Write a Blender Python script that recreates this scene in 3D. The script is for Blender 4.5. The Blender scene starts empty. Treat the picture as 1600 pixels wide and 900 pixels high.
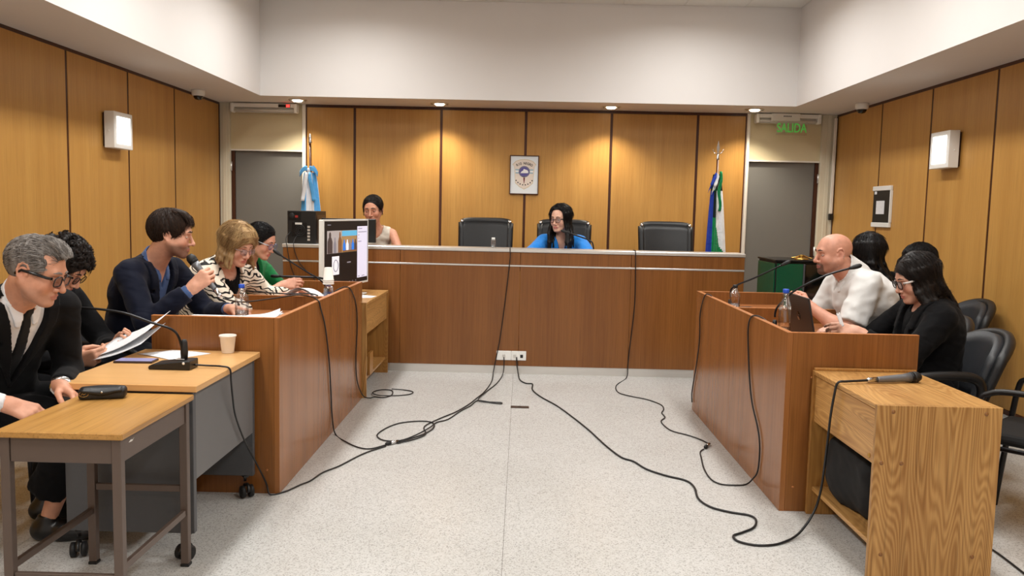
import bpy, bmesh, math, random
import numpy as np
from mathutils import Vector, Matrix
from mathutils.bvhtree import BVHTree
random.seed(7)
np.random.seed(7)
S = bpy.context.scene
COL = S.collection
PI = math.pi
# ------------------------------------------------------------------ camera
cam_d = bpy.data.cameras.new('camera')
cam_d.sensor_width = 36.0
cam_d.lens = 1300.0 / 1600.0 * 36.0
cam_d.clip_start = 0.05
cam = bpy.data.objects.new('camera', cam_d)
COL.objects.link(cam)
_r = Vector((0.99967837, 0.01272278, 0.02193836))
_u = Vector((-0.02301238, 0.09153219, 0.99553618))
_d = Vector((-0.01065792, 0.99572084, -0.09179553))
cam.matrix_world = Matrix(((_r.x, _u.x, -_d.x, 0), (_r.y, _u.y, -_d.y, 0), (_r.z, _u.z, -_d.z, 1.42), (0, 0, 0, 1)))
S.camera = cam
# ------------------------------------------------------------------ world, exposure, big lamps
W = bpy.data.worlds.new('world')
S.world = W
W.use_nodes = True
W.node_tree.nodes['Background'].inputs[0].default_value = (1.0, 0.97, 0.93, 1)
W.node_tree.nodes['Background'].inputs[1].default_value = 0.05
S.view_settings.view_transform = 'Standard'
S.view_settings.look = 'None'
S.view_settings.exposure = 0.12
S.view_settings.gamma = 1.0
S.view_settings.use_curve_mapping = False

FIXTURES = [(x, y) for x in (-1.65, 1.60) for y in (-0.9, 1.2, 3.3, 5.3, 7.25)]
FIX_POWER = 30.0
DOWNLIGHTS = [(-2.40, 8.89), (-0.906, 8.95), (0.909, 8.93), (2.41, 8.90)]

def area_light(name, loc, sx, sy, power, color=(1, 1, 1), rot=(0, 0, 0), spread=PI):
    l = bpy.data.lights.new(name, 'AREA')
    l.shape = 'RECTANGLE'; l.size = sx; l.size_y = sy; l.energy = power; l.color = color; l.spread = spread
    o = bpy.data.objects.new(name, l); o.location = loc; o.rotation_euler = rot
    COL.objects.link(o); return o

for _x, _y in FIXTURES:
    area_light('ceiling_light_lamp', (_x, _y, 3.475), 0.3, 1.1, FIX_POWER, (1.0, 0.99, 0.97), spread=2.85)
for _x, _y in DOWNLIGHTS:
    l = bpy.data.lights.new('downlight_lamp', 'SPOT')
    l.energy = 56.0; l.color = (1.0, 0.90, 0.74); l.spot_size = math.radians(118); l.spot_blend = 0.75; l.shadow_soft_size = 0.05
    o = bpy.data.objects.new('downlight_lamp', l); o.location = (_x, _y, 2.50)
    COL.objects.link(o)

# ------------------------------------------------------------------ material helpers
def lin(c):
    return tuple(((x / 255.0) / 12.92 if x <= 10 else (((x / 255.0) + 0.055) / 1.055) ** 2.4) for x in c) + (1.0,)

def new_mat(name):
    m = bpy.data.materials.new(name); m.use_nodes = True
    n = m.node_tree.nodes; l = m.node_tree.links
    return m, n, l, n['Principled BSDF']

def setp(b, rough=0.5, metal=0.0, spec=0.5, coat=0.0, sheen=0.0):
    b.inputs['Roughness'].default_value = rough
    b.inputs['Metallic'].default_value = metal
    b.inputs['Specular IOR Level'].default_value = spec
    b.inputs['Coat Weight'].default_value = coat
    b.inputs['Sheen Weight'].default_value = sheen

def plain(name, c, rough=0.5, metal=0.0, spec=0.5, noise=0.06, nscale=25.0, bump=0.0, bscale=200.0, coat=0.0, sheen=0.0):
    m, n, l, b = new_mat(name)
    setp(b, rough, metal, spec, coat, sheen)
    tc = n.new('ShaderNodeTexCoord')
    nz = n.new('ShaderNodeTexNoise'); nz.inputs['Scale'].default_value = nscale; nz.inputs['Detail'].default_value = 3
    l.new(tc.outputs['Object'], nz.inputs['Vector'])
    mx = n.new('ShaderNodeMix'); mx.data_type = 'RGBA'
    c0 = lin(c)
    mx.inputs[6].default_value = tuple(x * (1 - noise) for x in c0[:3]) + (1,)
    mx.inputs[7].default_value = tuple(min(1, x * (1 + noise)) for x in c0[:3]) + (1,)
    l.new(nz.outputs['Fac'], mx.inputs[0]); l.new(mx.outputs[2], b.inputs['Base Color'])
    if bump:
        n2 = n.new('ShaderNodeTexNoise'); n2.inputs['Scale'].default_value = bscale; n2.inputs['Detail'].default_value = 4
        l.new(tc.outputs['Object'], n2.inputs['Vector'])
        bp = n.new('ShaderNodeBump'); bp.inputs['Strength'].default_value = bump; bp.inputs['Distance'].default_value = 0.004
        l.new(n2.outputs['Fac'], bp.inputs['Height']); l.new(bp.outputs[0], b.inputs['Normal'])
    return m

def emit(name, c, strength):
    m, n, l, b = new_mat(name)
    b.inputs['Base Color'].default_value = lin(c)
    b.inputs['Emission Color'].default_value = lin(c)
    b.inputs['Emission Strength'].default_value = strength
    return m

def ramp(n, stops):
    r = n.new('ShaderNodeValToRGB'); e = r.color_ramp.elements
    while len(e) < len(stops): e.new(0.5)
    for i, (p, c) in enumerate(stops):
        e[i].position = p; e[i].color = c
    return r

def wood(name, light, dark, axis='z', fine=70.0, rough=0.35, contrast=1.0, cathedral=0.0, spec=0.4, coat=0.0, pore=0.35):
    """wood grain that runs along one object axis; cathedral > 0 adds the arched figure of flat-sawn boards"""
    m, n, l, b = new_mat(name)
    setp(b, rough, 0, spec, coat)
    tc = n.new('ShaderNodeTexCoord')
    oi = n.new('ShaderNodeObjectInfo')
    add = n.new('ShaderNodeVectorMath'); add.operation = 'MULTIPLY_ADD'
    cmb = n.new('ShaderNodeCombineXYZ')
    for i in range(3): l.new(oi.outputs['Random'], cmb.inputs[i])
    l.new(cmb.outputs[0], add.inputs[0]); add.inputs[1].default_value = (37.0, 53.0, 71.0)
    l.new(tc.outputs['Object'], add.inputs[2])
    def mapped(across, along):
        mp = n.new('ShaderNodeMapping')
        sc = [across] * 3; sc['xyz'.index(axis)] = along
        mp.inputs['Scale'].default_value = sc
        l.new(add.outputs[0], mp.inputs[0]); return mp
    mp1 = mapped(fine, fine * 0.016)
    nz = n.new('ShaderNodeTexNoise'); nz.inputs['Scale'].default_value = 1.0; nz.inputs['Detail'].default_value = 5; nz.inputs['Roughness'].default_value = 0.65
    l.new(mp1.outputs[0], nz.inputs['Vector'])
    mp2 = mapped(7.0, 0.35)
    nb = n.new('ShaderNodeTexNoise'); nb.inputs['Scale'].default_value = 1.0; nb.inputs['Detail'].default_value = 2
    l.new(mp2.outputs[0], nb.inputs['Vector'])
    ma = n.new('ShaderNodeMath'); ma.operation = 'MULTIPLY_ADD'; ma.inputs[1].default_value = 0.5
    mb = n.new('ShaderNodeMath'); mb.operation = 'MULTIPLY'; mb.inputs[1].default_value = 0.5
    l.new(nb.outputs['Fac'], mb.inputs[0]); l.new(nz.outputs['Fac'], ma.inputs[0]); l.new(mb.outputs[0], ma.inputs[2])
    fac = ma.outputs[0]
    if cathedral > 0:
        mp3 = mapped(7.0, 0.95)
        nc = n.new('ShaderNodeTexNoise'); nc.inputs['Scale'].default_value = 1.0; nc.inputs['Detail'].default_value = 1.0; nc.inputs['Roughness'].default_value = 0.35; nc.inputs['Distortion'].default_value = 0.25
        l.new(mp3.outputs[0], nc.inputs['Vector'])
        mul = n.new('ShaderNodeMath'); mul.operation = 'MULTIPLY'; mul.inputs[1].default_value = 210.0
        l.new(nc.outputs['Fac'], mul.inputs[0])
        nj = n.new('ShaderNodeMath'); nj.operation = 'MULTIPLY_ADD'; nj.inputs[1].default_value = 4.0
        l.new(nz.outputs['Fac'], nj.inputs[0]); l.new(mul.outputs[0], nj.inputs[2])
        sn = n.new('ShaderNodeMath'); sn.operation = 'SINE'; l.new(nj.outputs[0], sn.inputs[0])
        pw = n.new('ShaderNodeMath'); pw.operation = 'MULTIPLY_ADD'; pw.inputs[1].default_value = 0.12 * cathedral; l.new(sn.outputs[0], pw.inputs[0]); l.new(fac, pw.inputs[2])
        fac = pw.outputs[0]
    w = 0.22 / contrast
    rp = ramp(n, [(max(0, 0.5 - w), lin(dark)), (min(1, 0.5 + w), lin(light))])
    l.new(fac, rp.inputs[0])
    # dark pores drawn out along the grain
    mp4 = mapped(fine * 3.2, fine * 0.05)
    npz = n.new('ShaderNodeTexNoise'); npz.inputs['Scale'].default_value = 1.0; npz.inputs['Detail'].default_value = 2
    l.new(mp4.outputs[0], npz.inputs['Vector'])
    rp2 = ramp(n, [(0.34, (1 - pore, 1 - pore, 1 - pore, 1)), (0.46, (1, 1, 1, 1))])
    l.new(npz.outputs['Fac'], rp2.inputs[0])
    mx = n.new('ShaderNodeMix'); mx.data_type = 'RGBA'; mx.blend_type = 'MULTIPLY'; mx.inputs[0].default_value = 1.0
    l.new(rp.outputs[0], mx.inputs[6]); l.new(rp2.outputs[0], mx.inputs[7])
    # every board a touch different
    hv = n.new('ShaderNodeHueSaturation')
    mr = n.new('ShaderNodeMapRange'); mr.inputs['To Min'].default_value = 0.94; mr.inputs['To Max'].default_value = 1.05
    l.new(oi.outputs['Random'], mr.inputs[0]); l.new(mr.outputs[0], hv.inputs['Value']); l.new(mx.outputs[2], hv.inputs['Color'])
    l.new(hv.outputs[0], b.inputs['Base Color'])
    bp = n.new('ShaderNodeBump'); bp.inputs['Strength'].default_value = 0.08; bp.inputs['Distance'].default_value = 0.002
    l.new(npz.outputs['Fac'], bp.inputs['Height']); l.new(bp.outputs[0], b.inputs['Normal'])
    return m

def glassy(name, c=(255, 255, 255), rough=0.03, alpha=0.12):
    """thin clear plastic or glass: mostly see-through with real reflections"""
    m, n, l, b = new_mat(name)
    out = n['Material Output']
    tr = n.new('ShaderNodeBsdfTransparent'); tr.inputs[0].default_value = lin(c)
    gl = n.new('ShaderNodeBsdfGlossy'); gl.inputs['Roughness'].default_value = rough
    lw = n.new('ShaderNodeLayerWeight'); lw.inputs[0].default_value = 0.35
    ad = n.new('ShaderNodeMath'); ad.operation = 'MULTIPLY_ADD'; ad.inputs[1].default_value = 0.5; ad.inputs[2].default_value = alpha
    l.new(lw.outputs['Fresnel'], ad.inputs[0])
    mx = n.new('ShaderNodeMixShader'); l.new(ad.outputs[0], mx.inputs[0]); l.new(tr.outputs[0], mx.inputs[1]); l.new(gl.outputs[0], mx.inputs[2])
    l.new(mx.outputs[0], out.inputs['Surface'])
    return m

def vcol(name, rough=0.5, spec=0.4, sss=0.0, bump=0.15, bscale=300.0, sheen=0.0):
    """colour comes from the mesh's own painted regions (skin, lips, stubble)"""
    m, n, l, b = new_mat(name)
    setp(b, rough, 0, spec, 0, sheen)
    at = n.new('ShaderNodeAttribute'); at.attribute_name = 'Col'
    tc = n.new('ShaderNodeTexCoord')
    nz = n.new('ShaderNodeTexNoise'); nz.inputs['Scale'].default_value = 40; nz.inputs['Detail'].default_value = 4
    l.new(tc.outputs['Object'], nz.inputs['Vector'])
    rp = ramp(n, [(0.3, (0.9, 0.88, 0.88, 1)), (0.7, (1.06, 1.06, 1.06, 1))])
    l.new(nz.outputs['Fac'], rp.inputs[0])
    mx = n.new('ShaderNodeMix'); mx.data_type = 'RGBA'; mx.blend_type = 'MULTIPLY'; mx.inputs[0].default_value = 1.0
    l.new(at.outputs['Color'], mx.inputs[6]); l.new(rp.outputs[0], mx.inputs[7]); l.new(mx.outputs[2], b.inputs['Base Color'])
    n2 = n.new('ShaderNodeTexNoise'); n2.inputs['Scale'].default_value = bscale
    l.new(tc.outputs['Object'], n2.inputs['Vector'])
    bp = n.new('ShaderNodeBump'); bp.inputs['Strength'].default_value = bump; bp.inputs['Distance'].default_value = 0.001
    l.new(n2.outputs['Fac'], bp.inputs['Height']); l.new(bp.outputs[0], b.inputs['Normal'])
    return m

def cloth(name, c, rough=0.85, wrinkle=0.35, wscale=9.0, sheen=0.15, noise=0.1):
    m, n, l, b = new_mat(name)
    setp(b, rough, 0, 0.12, 0, sheen)
    tc = n.new('ShaderNodeTexCoord')
    nz = n.new('ShaderNodeTexNoise'); nz.inputs['Scale'].default_value = wscale; nz.inputs['Detail'].default_value = 1.2; nz.inputs['Distortion'].default_value = 0.8
    mp = n.new('ShaderNodeMapping'); mp.inputs['Scale'].default_value = (1.0, 1.0, 1.7)
    l.new(tc.outputs['Object'], mp.inputs[0]); l.new(mp.outputs[0], nz.inputs['Vector'])
    wv = n.new('ShaderNodeTexNoise'); wv.inputs['Scale'].default_value = 600
    l.new(tc.outputs['Object'], wv.inputs['Vector'])
    c0 = lin(c)
    mx = n.new('ShaderNodeMix'); mx.data_type = 'RGBA'
    mx.inputs[6].default_value = tuple(x * (1 - noise) for x in c0[:3]) + (1,)
    mx.inputs[7].default_value = tuple(min(1, x * (1 + noise)) for x in c0[:3]) + (1,)
    l.new(wv.outputs['Fac'], mx.inputs[0]); l.new(mx.outputs[2], b.inputs['Base Color'])
    bp = n.new('ShaderNodeBump'); bp.inputs['Strength'].default_value = wrinkle; bp.inputs['Distance'].default_value = 0.03
    l.new(nz.outputs['Fac'], bp.inputs['Height'])
    b2 = n.new('ShaderNodeBump'); b2.inputs['Strength'].default_value = 0.12; b2.inputs['Distance'].default_value = 0.001
    l.new(wv.outputs['Fac'], b2.inputs['Height']); l.new(bp.outputs[0], b2.inputs['Normal']); l.new(b2.outputs[0], b.inputs['Normal'])
    return m

def zebra(name):
    m, n, l, b = new_mat(name); setp(b, 0.7, 0, 0.3)
    tc = n.new('ShaderNodeTexCoord')
    mp = n.new('ShaderNodeMapping'); mp.inputs['Rotation'].default_value = (0.3, 0.9, 0.5); mp.inputs['Scale'].default_value = (1.0, 1.0, 1.25)
    l.new(tc.outputs['Object'], mp.inputs[0])
    wv = n.new('ShaderNodeTexWave'); wv.inputs['Scale'].default_value = 11.0; wv.inputs['Distortion'].default_value = 11.0; wv.inputs['Detail'].default_value = 1.2; wv.inputs['Detail Scale'].default_value = 1.1
    l.new(mp.outputs[0], wv.inputs['Vector'])
    rp = ramp(n, [(0.22, lin((16, 15, 16))), (0.27, lin((232, 222, 205)))])
    l.new(wv.outputs['Fac'], rp.inputs[0]); l.new(rp.outputs[0], b.inputs['Base Color'])
    return m

def hair_mat(name, dark, light, rough=0.42, scale=90.0):
    m, n, l, b = new_mat(name); setp(b, rough + .1, 0, 0.28)
    tc = n.new('ShaderNodeTexCoord')
    mp = n.new('ShaderNodeMapping'); mp.inputs['Scale'].default_value = (scale, scale, scale * 0.12)
    l.new(tc.outputs['Object'], mp.inputs[0])
    nz = n.new('ShaderNodeTexNoise'); nz.inputs['Scale'].default_value = 0.35; nz.inputs['Detail'].default_value = 3
    l.new(mp.outputs[0], nz.inputs['Vector'])
    at = n.new('ShaderNodeAttribute'); at.attribute_name = 'Tone'
    ad = n.new('ShaderNodeMath'); ad.operation = 'MULTIPLY_ADD'; ad.inputs[1].default_value = 0.75; l.new(at.outputs['Fac'], ad.inputs[0])
    ml = n.new('ShaderNodeMath'); ml.operation = 'MULTIPLY_ADD'; ml.inputs[1].default_value = 0.5; ml.inputs[2].default_value = -0.48; l.new(nz.outputs['Fac'], ml.inputs[0]); l.new(ml.outputs[0], ad.inputs[2])
    rp = ramp(n, [(0.15, lin(dark)), (0.85, lin(light))]); l.new(ad.outputs[0], rp.inputs[0]); l.new(rp.outputs[0], b.inputs['Base Color'])
    return m

def paper_mat(name, lines=True, axis='y', scale=190.0):
    m, n, l, b = new_mat(name); setp(b, 0.75, 0, 0.2)
    tc = n.new('ShaderNodeTexCoord')
    wv = n.new('ShaderNodeTexWave'); wv.bands_direction = axis.upper(); wv.inputs['Scale'].default_value = scale / 6.0
    l.new(tc.outputs['Object'], wv.inputs['Vector'])
    nz = n.new('ShaderNodeTexNoise'); nz.inputs['Scale'].default_value = 120.0; l.new(tc.outputs['Object'], nz.inputs['Vector'])
    r1 = ramp(n, [(0.62, (0, 0, 0, 1)), (0.75, (1, 1, 1, 1))]); l.new(wv.outputs['Fac'], r1.inputs[0])
    r2 = ramp(n, [(0.40, (0, 0, 0, 1)), (0.52, (1, 1, 1, 1))]); l.new(nz.outputs['Fac'], r2.inputs[0])
    mu = n.new('ShaderNodeMath'); mu.operation = 'MULTIPLY'; l.new(r1.outputs[0], mu.inputs[0]); l.new(r2.outputs[0], mu.inputs[1])
    mu2 = n.new('ShaderNodeMath'); mu2.operation = 'MULTIPLY'; mu2.inputs[1].default_value = 0.30 if lines else 0.0; l.new(mu.outputs[0], mu2.inputs[0])
    mx = n.new('ShaderNodeMix'); mx.data_type = 'RGBA'; mx.inputs[6].default_value = lin((236, 238, 242)); mx.inputs[7].default_value = lin((70, 72, 82))
    l.new(mu2.outputs[0], mx.inputs[0]); l.new(mx.outputs[2], b.inputs['Base Color'])
    return m

def terrazzo(name, base, c1, c2, rough=0.35):
    m, n, l, b = new_mat(name); setp(b, rough, 0, 0.45)
    tc = n.new('ShaderNodeTexCoord')
    v1 = n.new('ShaderNodeTexVoronoi'); v1.inputs['Scale'].default_value = 140; l.new(tc.outputs['Object'], v1.inputs['Vector'])
    r1 = ramp(n, [(0.0, lin(c1)), (0.22, lin(c1)), (0.40, lin(base)), (1.0, lin(base))])
    sp = n.new('ShaderNodeSeparateColor'); l.new(v1.outputs['Color'], sp.inputs[0]); l.new(sp.outputs[0], r1.inputs[0])
    v2 = n.new('ShaderNodeTexVoronoi'); v2.inputs['Scale'].default_value = 210; l.new(tc.outputs['Object'], v2.inputs['Vector'])
    sp2 = n.new('ShaderNodeSeparateColor'); l.new(v2.outputs['Color'], sp2.inputs[0])
    r2 = ramp(n, [(0.80, (0, 0, 0, 1)), (0.86, (1, 1, 1, 1))]); l.new(sp2.outputs[1], r2.inputs[0])
    mx = n.new('ShaderNodeMix'); mx.data_type = 'RGBA'; l.new(r2.outputs[0], mx.inputs[0]); l.new(r1.outputs[0], mx.inputs[6]); mx.inputs[7].default_value = lin(c2)
    nz = n.new('ShaderNodeTexNoise'); nz.inputs['Scale'].default_value = 1.3; nz.inputs['Detail'].default_value = 5; l.new(tc.outputs['Object'], nz.inputs['Vector'])
    r3 = ramp(n, [(0.3, (0.93, 0.925, 0.91, 1)), (0.7, (1.03, 1.03, 1.03, 1))]); l.new(nz.outputs['Fac'], r3.inputs[0])
    m2 = n.new('ShaderNodeMix'); m2.data_type = 'RGBA'; m2.blend_type = 'MULTIPLY'; m2.inputs[0].default_value = 1; l.new(mx.outputs[2], m2.inputs[6]); l.new(r3.outputs[0], m2.inputs[7])
    l.new(m2.outputs[2], b.inputs['Base Color'])
    return m

M = {}
M['wall_wood'] = wood('wall_wood', (202, 155, 84), (174, 124, 60), 'z', 80, 0.38, 0.8, pore=0.14)
M['bench_wood'] = wood('bench_wood', (146, 94, 46), (110, 65, 29), 'z', 60, 0.27, 0.8, spec=0.45, pore=0.2)
M['bench_wood_x'] = wood('bench_wood_x', (146, 94, 46), (110, 65, 29), 'x', 60, 0.32, 0.8, pore=0.2)
M['counter_wood'] = wood('counter_wood', (164, 107, 58), (124, 75, 36), 'z', 46, 0.23, 0.8, spec=0.5, pore=0.2)
M['counter_top'] = wood('counter_top', (170, 108, 62), (132, 78, 42), 'y', 46, 0.3, 0.8, pore=0.2)
M['edge_wood'] = wood('edge_wood', (206, 138, 82), (176, 106, 56), 'y', 40, 0.35, 0.7)
M['oak_z'] = wood('oak_z', (196, 152, 92), (146, 101, 51), 'z', 55, 0.38, 1.0, cathedral=1.0, pore=0.25)
M['oak_y'] = wood('oak_y', (206, 160, 98), (152, 105, 54), 'y', 55, 0.35, 0.9, cathedral=0.8, pore=0.25)
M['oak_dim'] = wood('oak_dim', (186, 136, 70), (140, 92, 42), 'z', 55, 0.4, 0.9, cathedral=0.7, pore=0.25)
M['beech'] = wood('beech', (222, 176, 118), (205, 156, 98), 'x', 40, 0.3, 0.7, pore=0.1)
M['table_wood'] = wood('table_wood', (196, 150, 84), (150, 104, 50), 'y', 45, 0.28, 0.9, pore=0.25)
M['dark_trim'] = wood('dark_trim', (84, 42, 20), (50, 24, 12), 'z', 60, 0.4)
M['groove'] = plain('groove', (52, 28, 16), 0.7)
M['white_paint'] = plain('white_paint', (222, 219, 217), 0.75, noise=0.02, nscale=3, bump=0.05)
M['ceiling_white'] = plain('ceiling_white', (224, 222, 216), 0.85, noise=0.03, nscale=60, bump=0.2, bscale=350)
M['cream'] = plain('cream', (214, 200, 164), 0.6, noise=0.02)
M['cream_post'] = plain('cream_post', (214, 206, 184), 0.5, noise=0.02)
M['white_trim'] = plain('white_trim', (232, 226, 216), 0.45, noise=0.02)
M['grey_wall'] = plain('grey_wall', (150, 147, 140), 0.7, noise=0.03, nscale=4)
M['door_grey'] = plain('door_grey', (112, 110, 105), 0.55, noise=0.03, nscale=4)
M['lamp_housing'] = plain('lamp_housing', (196, 196, 196), 0.4, noise=0.02)
M['aluminium'] = plain('aluminium', (222, 220, 216), 0.32, 0.75, noise=0.05, nscale=8)
M['steel'] = plain('steel', (205, 205, 205), 0.2, 1.0)
M['white_plastic'] = plain('white_plastic', (236, 236, 232), 0.35, noise=0.01)
M['off_white_plastic'] = plain('off_white_plastic', (214, 212, 206), 0.4, noise=0.02)
M['black_plastic'] = plain('black_plastic', (18, 18, 19), 0.4, noise=0.1)
M['black_gloss'] = plain('black_gloss', (8, 8, 10), 0.08, noise=0.1, spec=0.6)
M['dark_metal'] = plain('dark_metal', (30, 30, 32), 0.35, 0.6)
M['black_leather'] = plain('black_leather', (24, 25, 27), 0.42, noise=0.12, nscale=30, bump=0.25, bscale=260, spec=0.45)
M['grey_leather'] = plain('grey_leather', (44, 46, 50), 0.45, noise=0.1, nscale=30, bump=0.25, bscale=260)
M['black_fabric'] = plain('black_fabric', (13, 13, 14), 0.85, noise=0.2, nscale=300, bump=0.3, bscale=500)
M['brown_metal'] = plain('brown_metal', (92, 78, 70), 0.42, 0.1, noise=0.06)
M['grey_laminate'] = plain('grey_laminate', (100, 100, 101), 0.5, noise=0.05, nscale=6)
M['grey_laminate_dark'] = plain('grey_laminate_dark', (76, 77, 80), 0.5, noise=0.06, nscale=60)
M['rubber'] = plain('rubber', (14, 14, 15), 0.6, noise=0.15)
M['cable'] = plain('cable', (12, 12, 13), 0.45)
M['floor'] = terrazzo('floor', (197, 197, 195), (187, 186, 183), (164, 163, 160), 0.25)
M['paper'] = paper_mat('paper', True, 'y')
M['paper_x'] = paper_mat('paper_x', True, 'x')
M['paper_blank'] = paper_mat('paper_blank', False)
M['cup_white'] = plain('cup_white', (238, 232, 224), 0.5, noise=0.02)
M['clear'] = glassy('clear')
M['water'] = glassy('water', (240, 246, 250), 0.02, 0.10)
M['lens'] = glassy('lens', (235, 238, 245), 0.02, 0.06)
M['blue_cap'] = plain('blue_cap', (28, 78, 190), 0.4)
M['blue_label'] = plain('blue_label', (38, 96, 190), 0.4)
M['lamp_face'] = emit('lamp_face', (255, 255, 250), 3.2)
M['ceiling_diffuser'] = emit('ceiling_diffuser', (255, 247, 232), 3.0)
M['bulb'] = emit('bulb', (255, 242, 214), 9.0)
M['gold'] = plain('gold', (196, 156, 82), 0.3, 0.9)
M['led_red'] = emit('led_red', (255, 40, 36), 5.0)
M['screen_dark'] = emit('screen_dark', (20, 16, 17), 0.35)

# ------------------------------------------------------------------ mesh helpers
def link(o, parent=None):
    COL.objects.link(o)
    if parent is not None: o.parent = parent
    return o

class MB:
    """collects shapes, then links them as ONE mesh object"""
    def __init__(s):
        s.bm = bmesh.new(); s.mi = 0
    def _mark(s, faces):
        for f in faces: f.material_index = s.mi
    def box(s, x0, y0, z0, x1, y1, z1, bev=0.0, mat=None, seg=1):
        t = bmesh.new()
        vs = [t.verts.new((x, y, z)) for x in (x0, x1) for y in (y0, y1) for z in (z0, z1)]
        for q in ((0, 1, 3, 2), (4, 6, 7, 5), (0, 4, 5, 1), (2, 3, 7, 6), (0, 2, 6, 4), (1, 5, 7, 3)):
            t.faces.new([vs[i] for i in q])
        bmesh.ops.recalc_face_normals(t, faces=t.faces)
        if bev > 0:
            bmesh.ops.bevel(t, geom=list(t.edges), offset=bev, segments=seg, affect='EDGES', profile=0.5)
        return s.merge(t, mat)
    def merge(s, t, mat=None):
        if mat is not None: bmesh.ops.transform(t, matrix=mat, verts=t.verts)
        mp = {v: s.bm.verts.new(v.co) for v in t.verts}
        for f in t.faces:
            try:
                nf = s.bm.faces.new([mp[v] for v in f.verts]); nf.material_index = s.mi; nf.smooth = f.smooth
            except ValueError: pass
        t.free(); return s
    def tube(s, pts, r, n=8, closed=False, cap=True, flat=1.0):
        pts = [Vector(p) for p in pts]
        rs = r if isinstance(r, (list, tuple)) else [r] * len(pts)
        N = len(pts); rings = []; up = None
        for i, p in enumerate(pts):
            if closed: t = pts[(i + 1) % N] - pts[i - 1]
            else: t = pts[min(i + 1, N - 1)] - pts[max(i - 1, 0)]
            if t.length < 1e-9: t = Vector((0, 0, 1))
            t.normalize()
            if up is None: up = Vector((0, 0, 1)) if abs(t.z) < 0.9 else Vector((1, 0, 0))
            a = up - t * up.dot(t)
            if a.length < 1e-6: a = Vector((1, 0, 0)) - t * t.x
            a.normalize(); b = t.cross(a); up = a
            rings.append([s.bm.verts.new(p + (a * math.cos(k * 2 * PI / n) * flat + b * math.sin(k * 2 * PI / n)) * rs[i]) for k in range(n)])
        for i in range(N if closed else N - 1):
            A = rings[i]; B = rings[(i + 1) % N]
            for k in range(n):
                f = s.bm.faces.new((A[k], A[(k + 1) % n], B[(k + 1) % n], B[k])); f.smooth = True; f.material_index = s.mi
        if cap and not closed:
            for R_, rev in ((rings[0], True), (rings[-1], False)):
                f = s.bm.faces.new(R_[::-1] if rev else R_); f.material_index = s.mi
        return s
    def lathe(s, prof, c=(0, 0, 0), n=20, axis='z', mat=None, smooth=True):
        t = bmesh.new(); rings = []
        for r, z in prof:
            if r < 1e-6: rings.append([t.verts.new((0, 0, z))])
            else: rings.append([t.verts.new((r * math.cos(k * 2 * PI / n), r * math.sin(k * 2 * PI / n), z)) for k in range(n)])
        for A, B in zip(rings, rings[1:]):
            for k in range(n):
                k2 = (k + 1) % n
                q = ([A[0]] if len(A) == 1 else [A[k], A[k2]]) + ([B[0]] if len(B) == 1 else [B[k2], B[k]])
                if len(q) >= 3:
                    f = t.faces.new(q); f.smooth = smooth
        for R_, rev in ((rings[0], True), (rings[-1], False)):
            if len(R_) > 1: t.faces.new(R_[::-1] if rev else R_)
        m = Matrix.Translation(c)
        if axis == 'x': m = m @ Matrix.Rotation(PI / 2, 4, 'Y')
        if axis == 'y': m = m @ Matrix.Rotation(-PI / 2, 4, 'X')
        if mat is not None: m = mat
        return s.merge(t, m)
    def prism(s, poly, d0, d1, plane='xz', bev=0.0):
        """2D polygon extruded along the missing axis"""
        t = bmesh.new()
        def P(a, b, d):
            return {'xz': (a, d, b), 'xy': (a, b, d), 'yz': (d, a, b)}[plane]
        A = [t.verts.new(P(a, b, d0)) for a, b in poly]; B = [t.verts.new(P(a, b, d1)) for a, b in poly]
        t.faces.new(A); t.faces.new(B[::-1]); n = len(poly)
        for i in range(n): t.faces.new((A[i], B[i], B[(i + 1) % n], A[(i + 1) % n]))
        bmesh.ops.recalc_face_normals(t, faces=t.faces)
        if bev > 0: bmesh.ops.bevel(t, geom=list(t.edges), offset=bev, segments=1, affect='EDGES')
        return s.merge(t)
    def quad(s, a, b, c, d):
        f = s.bm.faces.new([s.bm.verts.new(v) for v in (a, b, c, d)]); f.material_index = s.mi; return s
    def sheet(s, fn, nu, nv, thick=0.0):
        """grid surface fn(u,v)->point, both sides closed when thick is given"""
        g = [[Vector(fn(i / nu, j / nv)) for j in range(nv + 1)] for i in range(nu + 1)]
        def nrm(i, j):
            a = g[min(i + 1, nu)][j] - g[max(i - 1, 0)][j]; b = g[i][min(j + 1, nv)] - g[i][max(j - 1, 0)]
            c = a.cross(b); return c.normalized() if c.length > 1e-12 else Vector((0, 0, 1))
        A = [[s.bm.verts.new(g[i][j]) for j in range(nv + 1)] for i in range(nu + 1)]
        def face(q):
            f = s.bm.faces.new(q); f.smooth = True; f.material_index = s.mi
        for i in range(nu):
            for j in range(nv): face((A[i][j], A[i + 1][j], A[i + 1][j + 1], A[i][j + 1]))
        if thick:
            B = [[s.bm.verts.new(g[i][j] - nrm(i, j) * thick) for j in range(nv + 1)] for i in range(nu + 1)]
            for i in range(nu):
                for j in range(nv): face((B[i][j], B[i][j + 1], B[i + 1][j + 1], B[i + 1][j]))
            rim = [(i, 0) for i in range(nu + 1)] + [(nu, j) for j in range(1, nv + 1)] + [(i, nv) for i in range(nu - 1, -1, -1)] + [(0, j) for j in range(nv - 1, 0, -1)]
            for k in range(len(rim)):
                i, j = rim[k]; i2, j2 = rim[(k + 1) % len(rim)]
                face((A[i][j], B[i][j], B[i2][j2], A[i2][j2]))
        return s
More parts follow.
